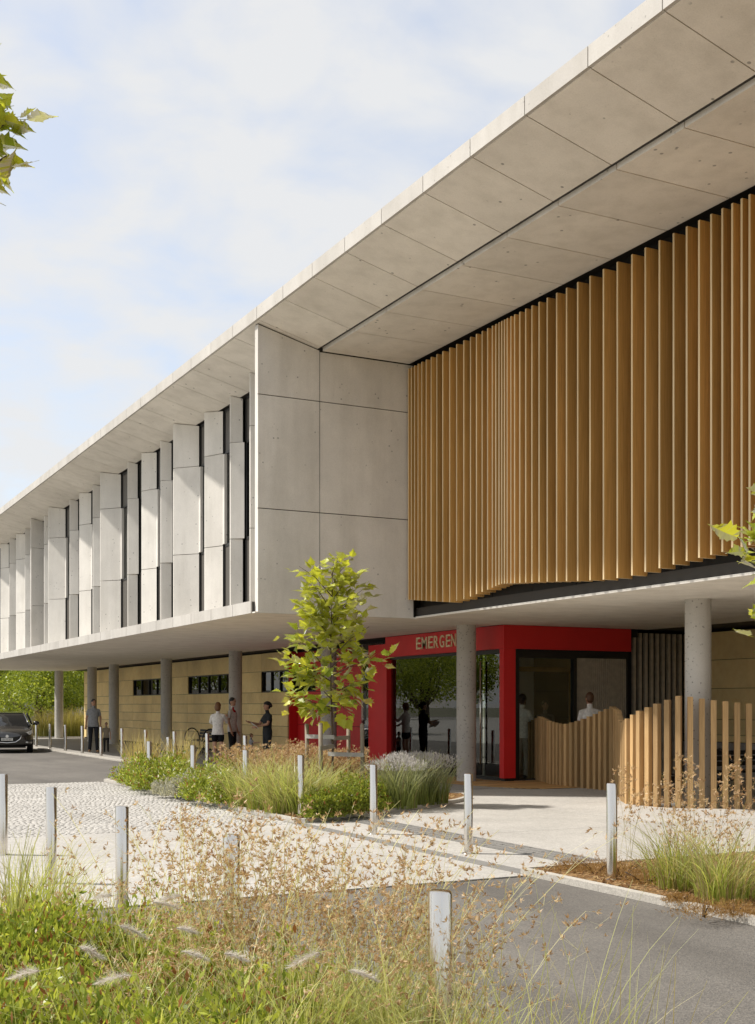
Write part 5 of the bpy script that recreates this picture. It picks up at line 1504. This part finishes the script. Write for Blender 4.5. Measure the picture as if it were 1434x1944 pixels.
# stakes and ties of the young tree
def stake(px, t, h, label):
    x, y = W(px, t)
    b = MB(); r_ = .034
    b.tube([(0, 0, -.02), (0.004, 0, h * .5), (0, .004, h - .02)], r_, 12); b.tube([(0, .004, h - .02), (0, .004, h)], [r_, r_ * .8], 12)
    o = b.build('timber_stake', M['stake'], None, (x, y, .05)); return tag(o, label, 'stake', 'stakes round the young tree')
stake(583, 20.5, 1.29, 'tree stake, leftmost of the four posts round the young tree')
stake(609, 19.2, 1.32, 'tree stake just left of the young trunk')
stake(662, 20.9, 1.28, 'tree stake right of the young trunk, second from the right')
stake(688, 19.7, 1.30, 'tree stake, rightmost of the four posts round the young tree')
def tie(p0, p1, t0, t1, z, label):
    a, c = W(p0, t0), W(p1, t1)
    v = Vector((c[0] - a[0], c[1] - a[1], 0)); l = v.length; v.normalize()
    nn = Vector((-v.y, v.x, 0))
    b = MB(); b.obox((0, 0, 0), v * (l / 2 + .03), nn * .008, (0, 0, .034))
    o = b.build('tree_tie', flat('tie_grey', (.36, .345, .32), .8, var=.1) if 'tie_grey' not in bpy.data.materials else bpy.data.materials['tie_grey'], None, ((a[0] + c[0]) / 2, (a[1] + c[1]) / 2, z)); return tag(o, label, 'tie', 'ties of the young tree')
tie(583, 633, 20.42, 19.9, 1.13, 'grey tie from the leftmost stake to the young trunk')
tie(609, 633, 19.14, 19.9, .98, 'grey tie from the second stake to the young trunk')
tie(662, 628, 20.84, 20.0, 1.10, 'grey tie from the third stake to the young trunk')
tie(688, 626, 19.64, 20.0, .85, 'grey tie from the rightmost stake to the young trunk')

# background trees
def big_tree(label, x, y, h, r, n, trunk_lean=(0, 0), col0=(.13,.19,.025), col1=(.42,.47,.08), crown_z=None, size=.16, group='background trees', blobs=9, low=.25):
    e = empty('background_tree', (x, y, 0)); tag(e, label, 'tree', group)
    tb_ = MB()
    tb_.tube([(0, 0, -.1), (trunk_lean[0] * .4, trunk_lean[1] * .4, h * .2), (trunk_lean[0], trunk_lean[1], h * .5)], [r * .07, r * .05, r * .03], 8)
    parts = []
    for i in range(blobs):
        q = random.uniform(0, 6.28); rr = r * random.uniform(.25, .75)
        c = (trunk_lean[0] + rr * math.cos(q), trunk_lean[1] + rr * math.sin(q), h * random.uniform(low + .12, .82))
        br = r * random.uniform(.34, .55)
        parts.append(leaves(n // blobs, c, (br, br, br * .85), size, aspect=.55, col0=col0, col1=col1, shell=.35, up=.1, noise=.25, flat_bottom=False))
        tb_.tube([(trunk_lean[0] * .5, trunk_lean[1] * .5, h * .22), (c[0] * .6, c[1] * .6, (c[2] + h * .2) * .5), c], [r * .035, r * .02, .01], 6)
    tb_.build('trunk', M['bark'], e)
    veg('crown', parts, M['blade'], e)
    return e
for px, t, h, r, n_, ln, lb_ in ((60, 68, 5.2, 3.4, 16000, (1.2, .4), 'leaning leafy tree beyond the end of the canopy, behind the car'), (135, 72, 5.4, 3.0, 14000, (-.6, 0), 'leafy tree between the last two columns'),
                          (-30, 74, 6.0, 3.8, 14000, (0, 0), 'leafy tree at the left edge behind the car'), (175, 82, 6.5, 3.6, 12000, (0, 0), 'dark leafy tree just left of the honey coloured wall'), (20, 92, 7.5, 5.0, 14000, (0, 0), 'tall tree in the far row behind the car'),
                          (110, 98, 7.5, 5.0, 14000, (0, 0), 'tall tree in the far row behind the columns')):
    x, y = W(px, t); big_tree(lb_, x, y, h, r, n_, ln)
for px, t, lb_ in ((135, 64, 'brown green grass clump beyond the path end, left of the wall'), (148, 66, 'grass clump beyond the path end, close to the wall'), (92, 65, 'grass clump at the foot of the leaning tree')):
    grass_clump(lb_, px, t, .7, 1.5, 500, 'grass beyond the path', z0=0, width=.03, lean=.6, col0=(.16,.17,.04), col1=(.34,.32,.10), tip=(.45,.34,.16))
b = MB(); b.box(-30, 40, 118, 118.6, 0, 3.2)
tag(b.build('boundary_wall', flat('far_wall_grey', (.30, .28, .25), .9, var=.15, nscale=.6)), 'pale grey boundary wall far behind the trees', 'wall')
# trees and a car across the drive: they show as reflections in the entrance glass
for i, (x, y, h, r, n_) in enumerate(((-5, 36, 5.5, 2.4, 9000), (-10, 47, 6, 2.8, 9000), (-6, 62, 6, 3, 8000), (-17, 58, 6.5, 3.2, 8000))):
    big_tree('tree across the drive mirrored in the entrance glass, ' + ns[i] + ' from the camera', x, y, h, r, n_, group='trees across the drive')
car2 = copy_tree(car); car2.location = (1.2, 40.0, 0); car2.rotation_euler = (0, 0, R(78))
tag(car2, 'dark car across the drive, mirrored in the entrance door', 'car', 'cars on the drive')

# far row of trees that closes the view and darkens the window reflections
far0 = big_tree('tall tree in the far row behind the boundary wall, first from the right', 34, 126, 9, 5, 7000, group='far tree row', size=.32)
for i in range(1, 13):
    c = copy_tree(far0); c.location = (34 - i * 8.5, 126 + random.uniform(-4, 6), 0); c.rotation_euler = (0, 0, random.uniform(0, 6)); k_ = random.uniform(.8, 1.15); c.scale = (k_, k_, k_)
    c['label'] = 'tall tree in the far row behind the boundary wall, ' + ns[i] + ' from the right'
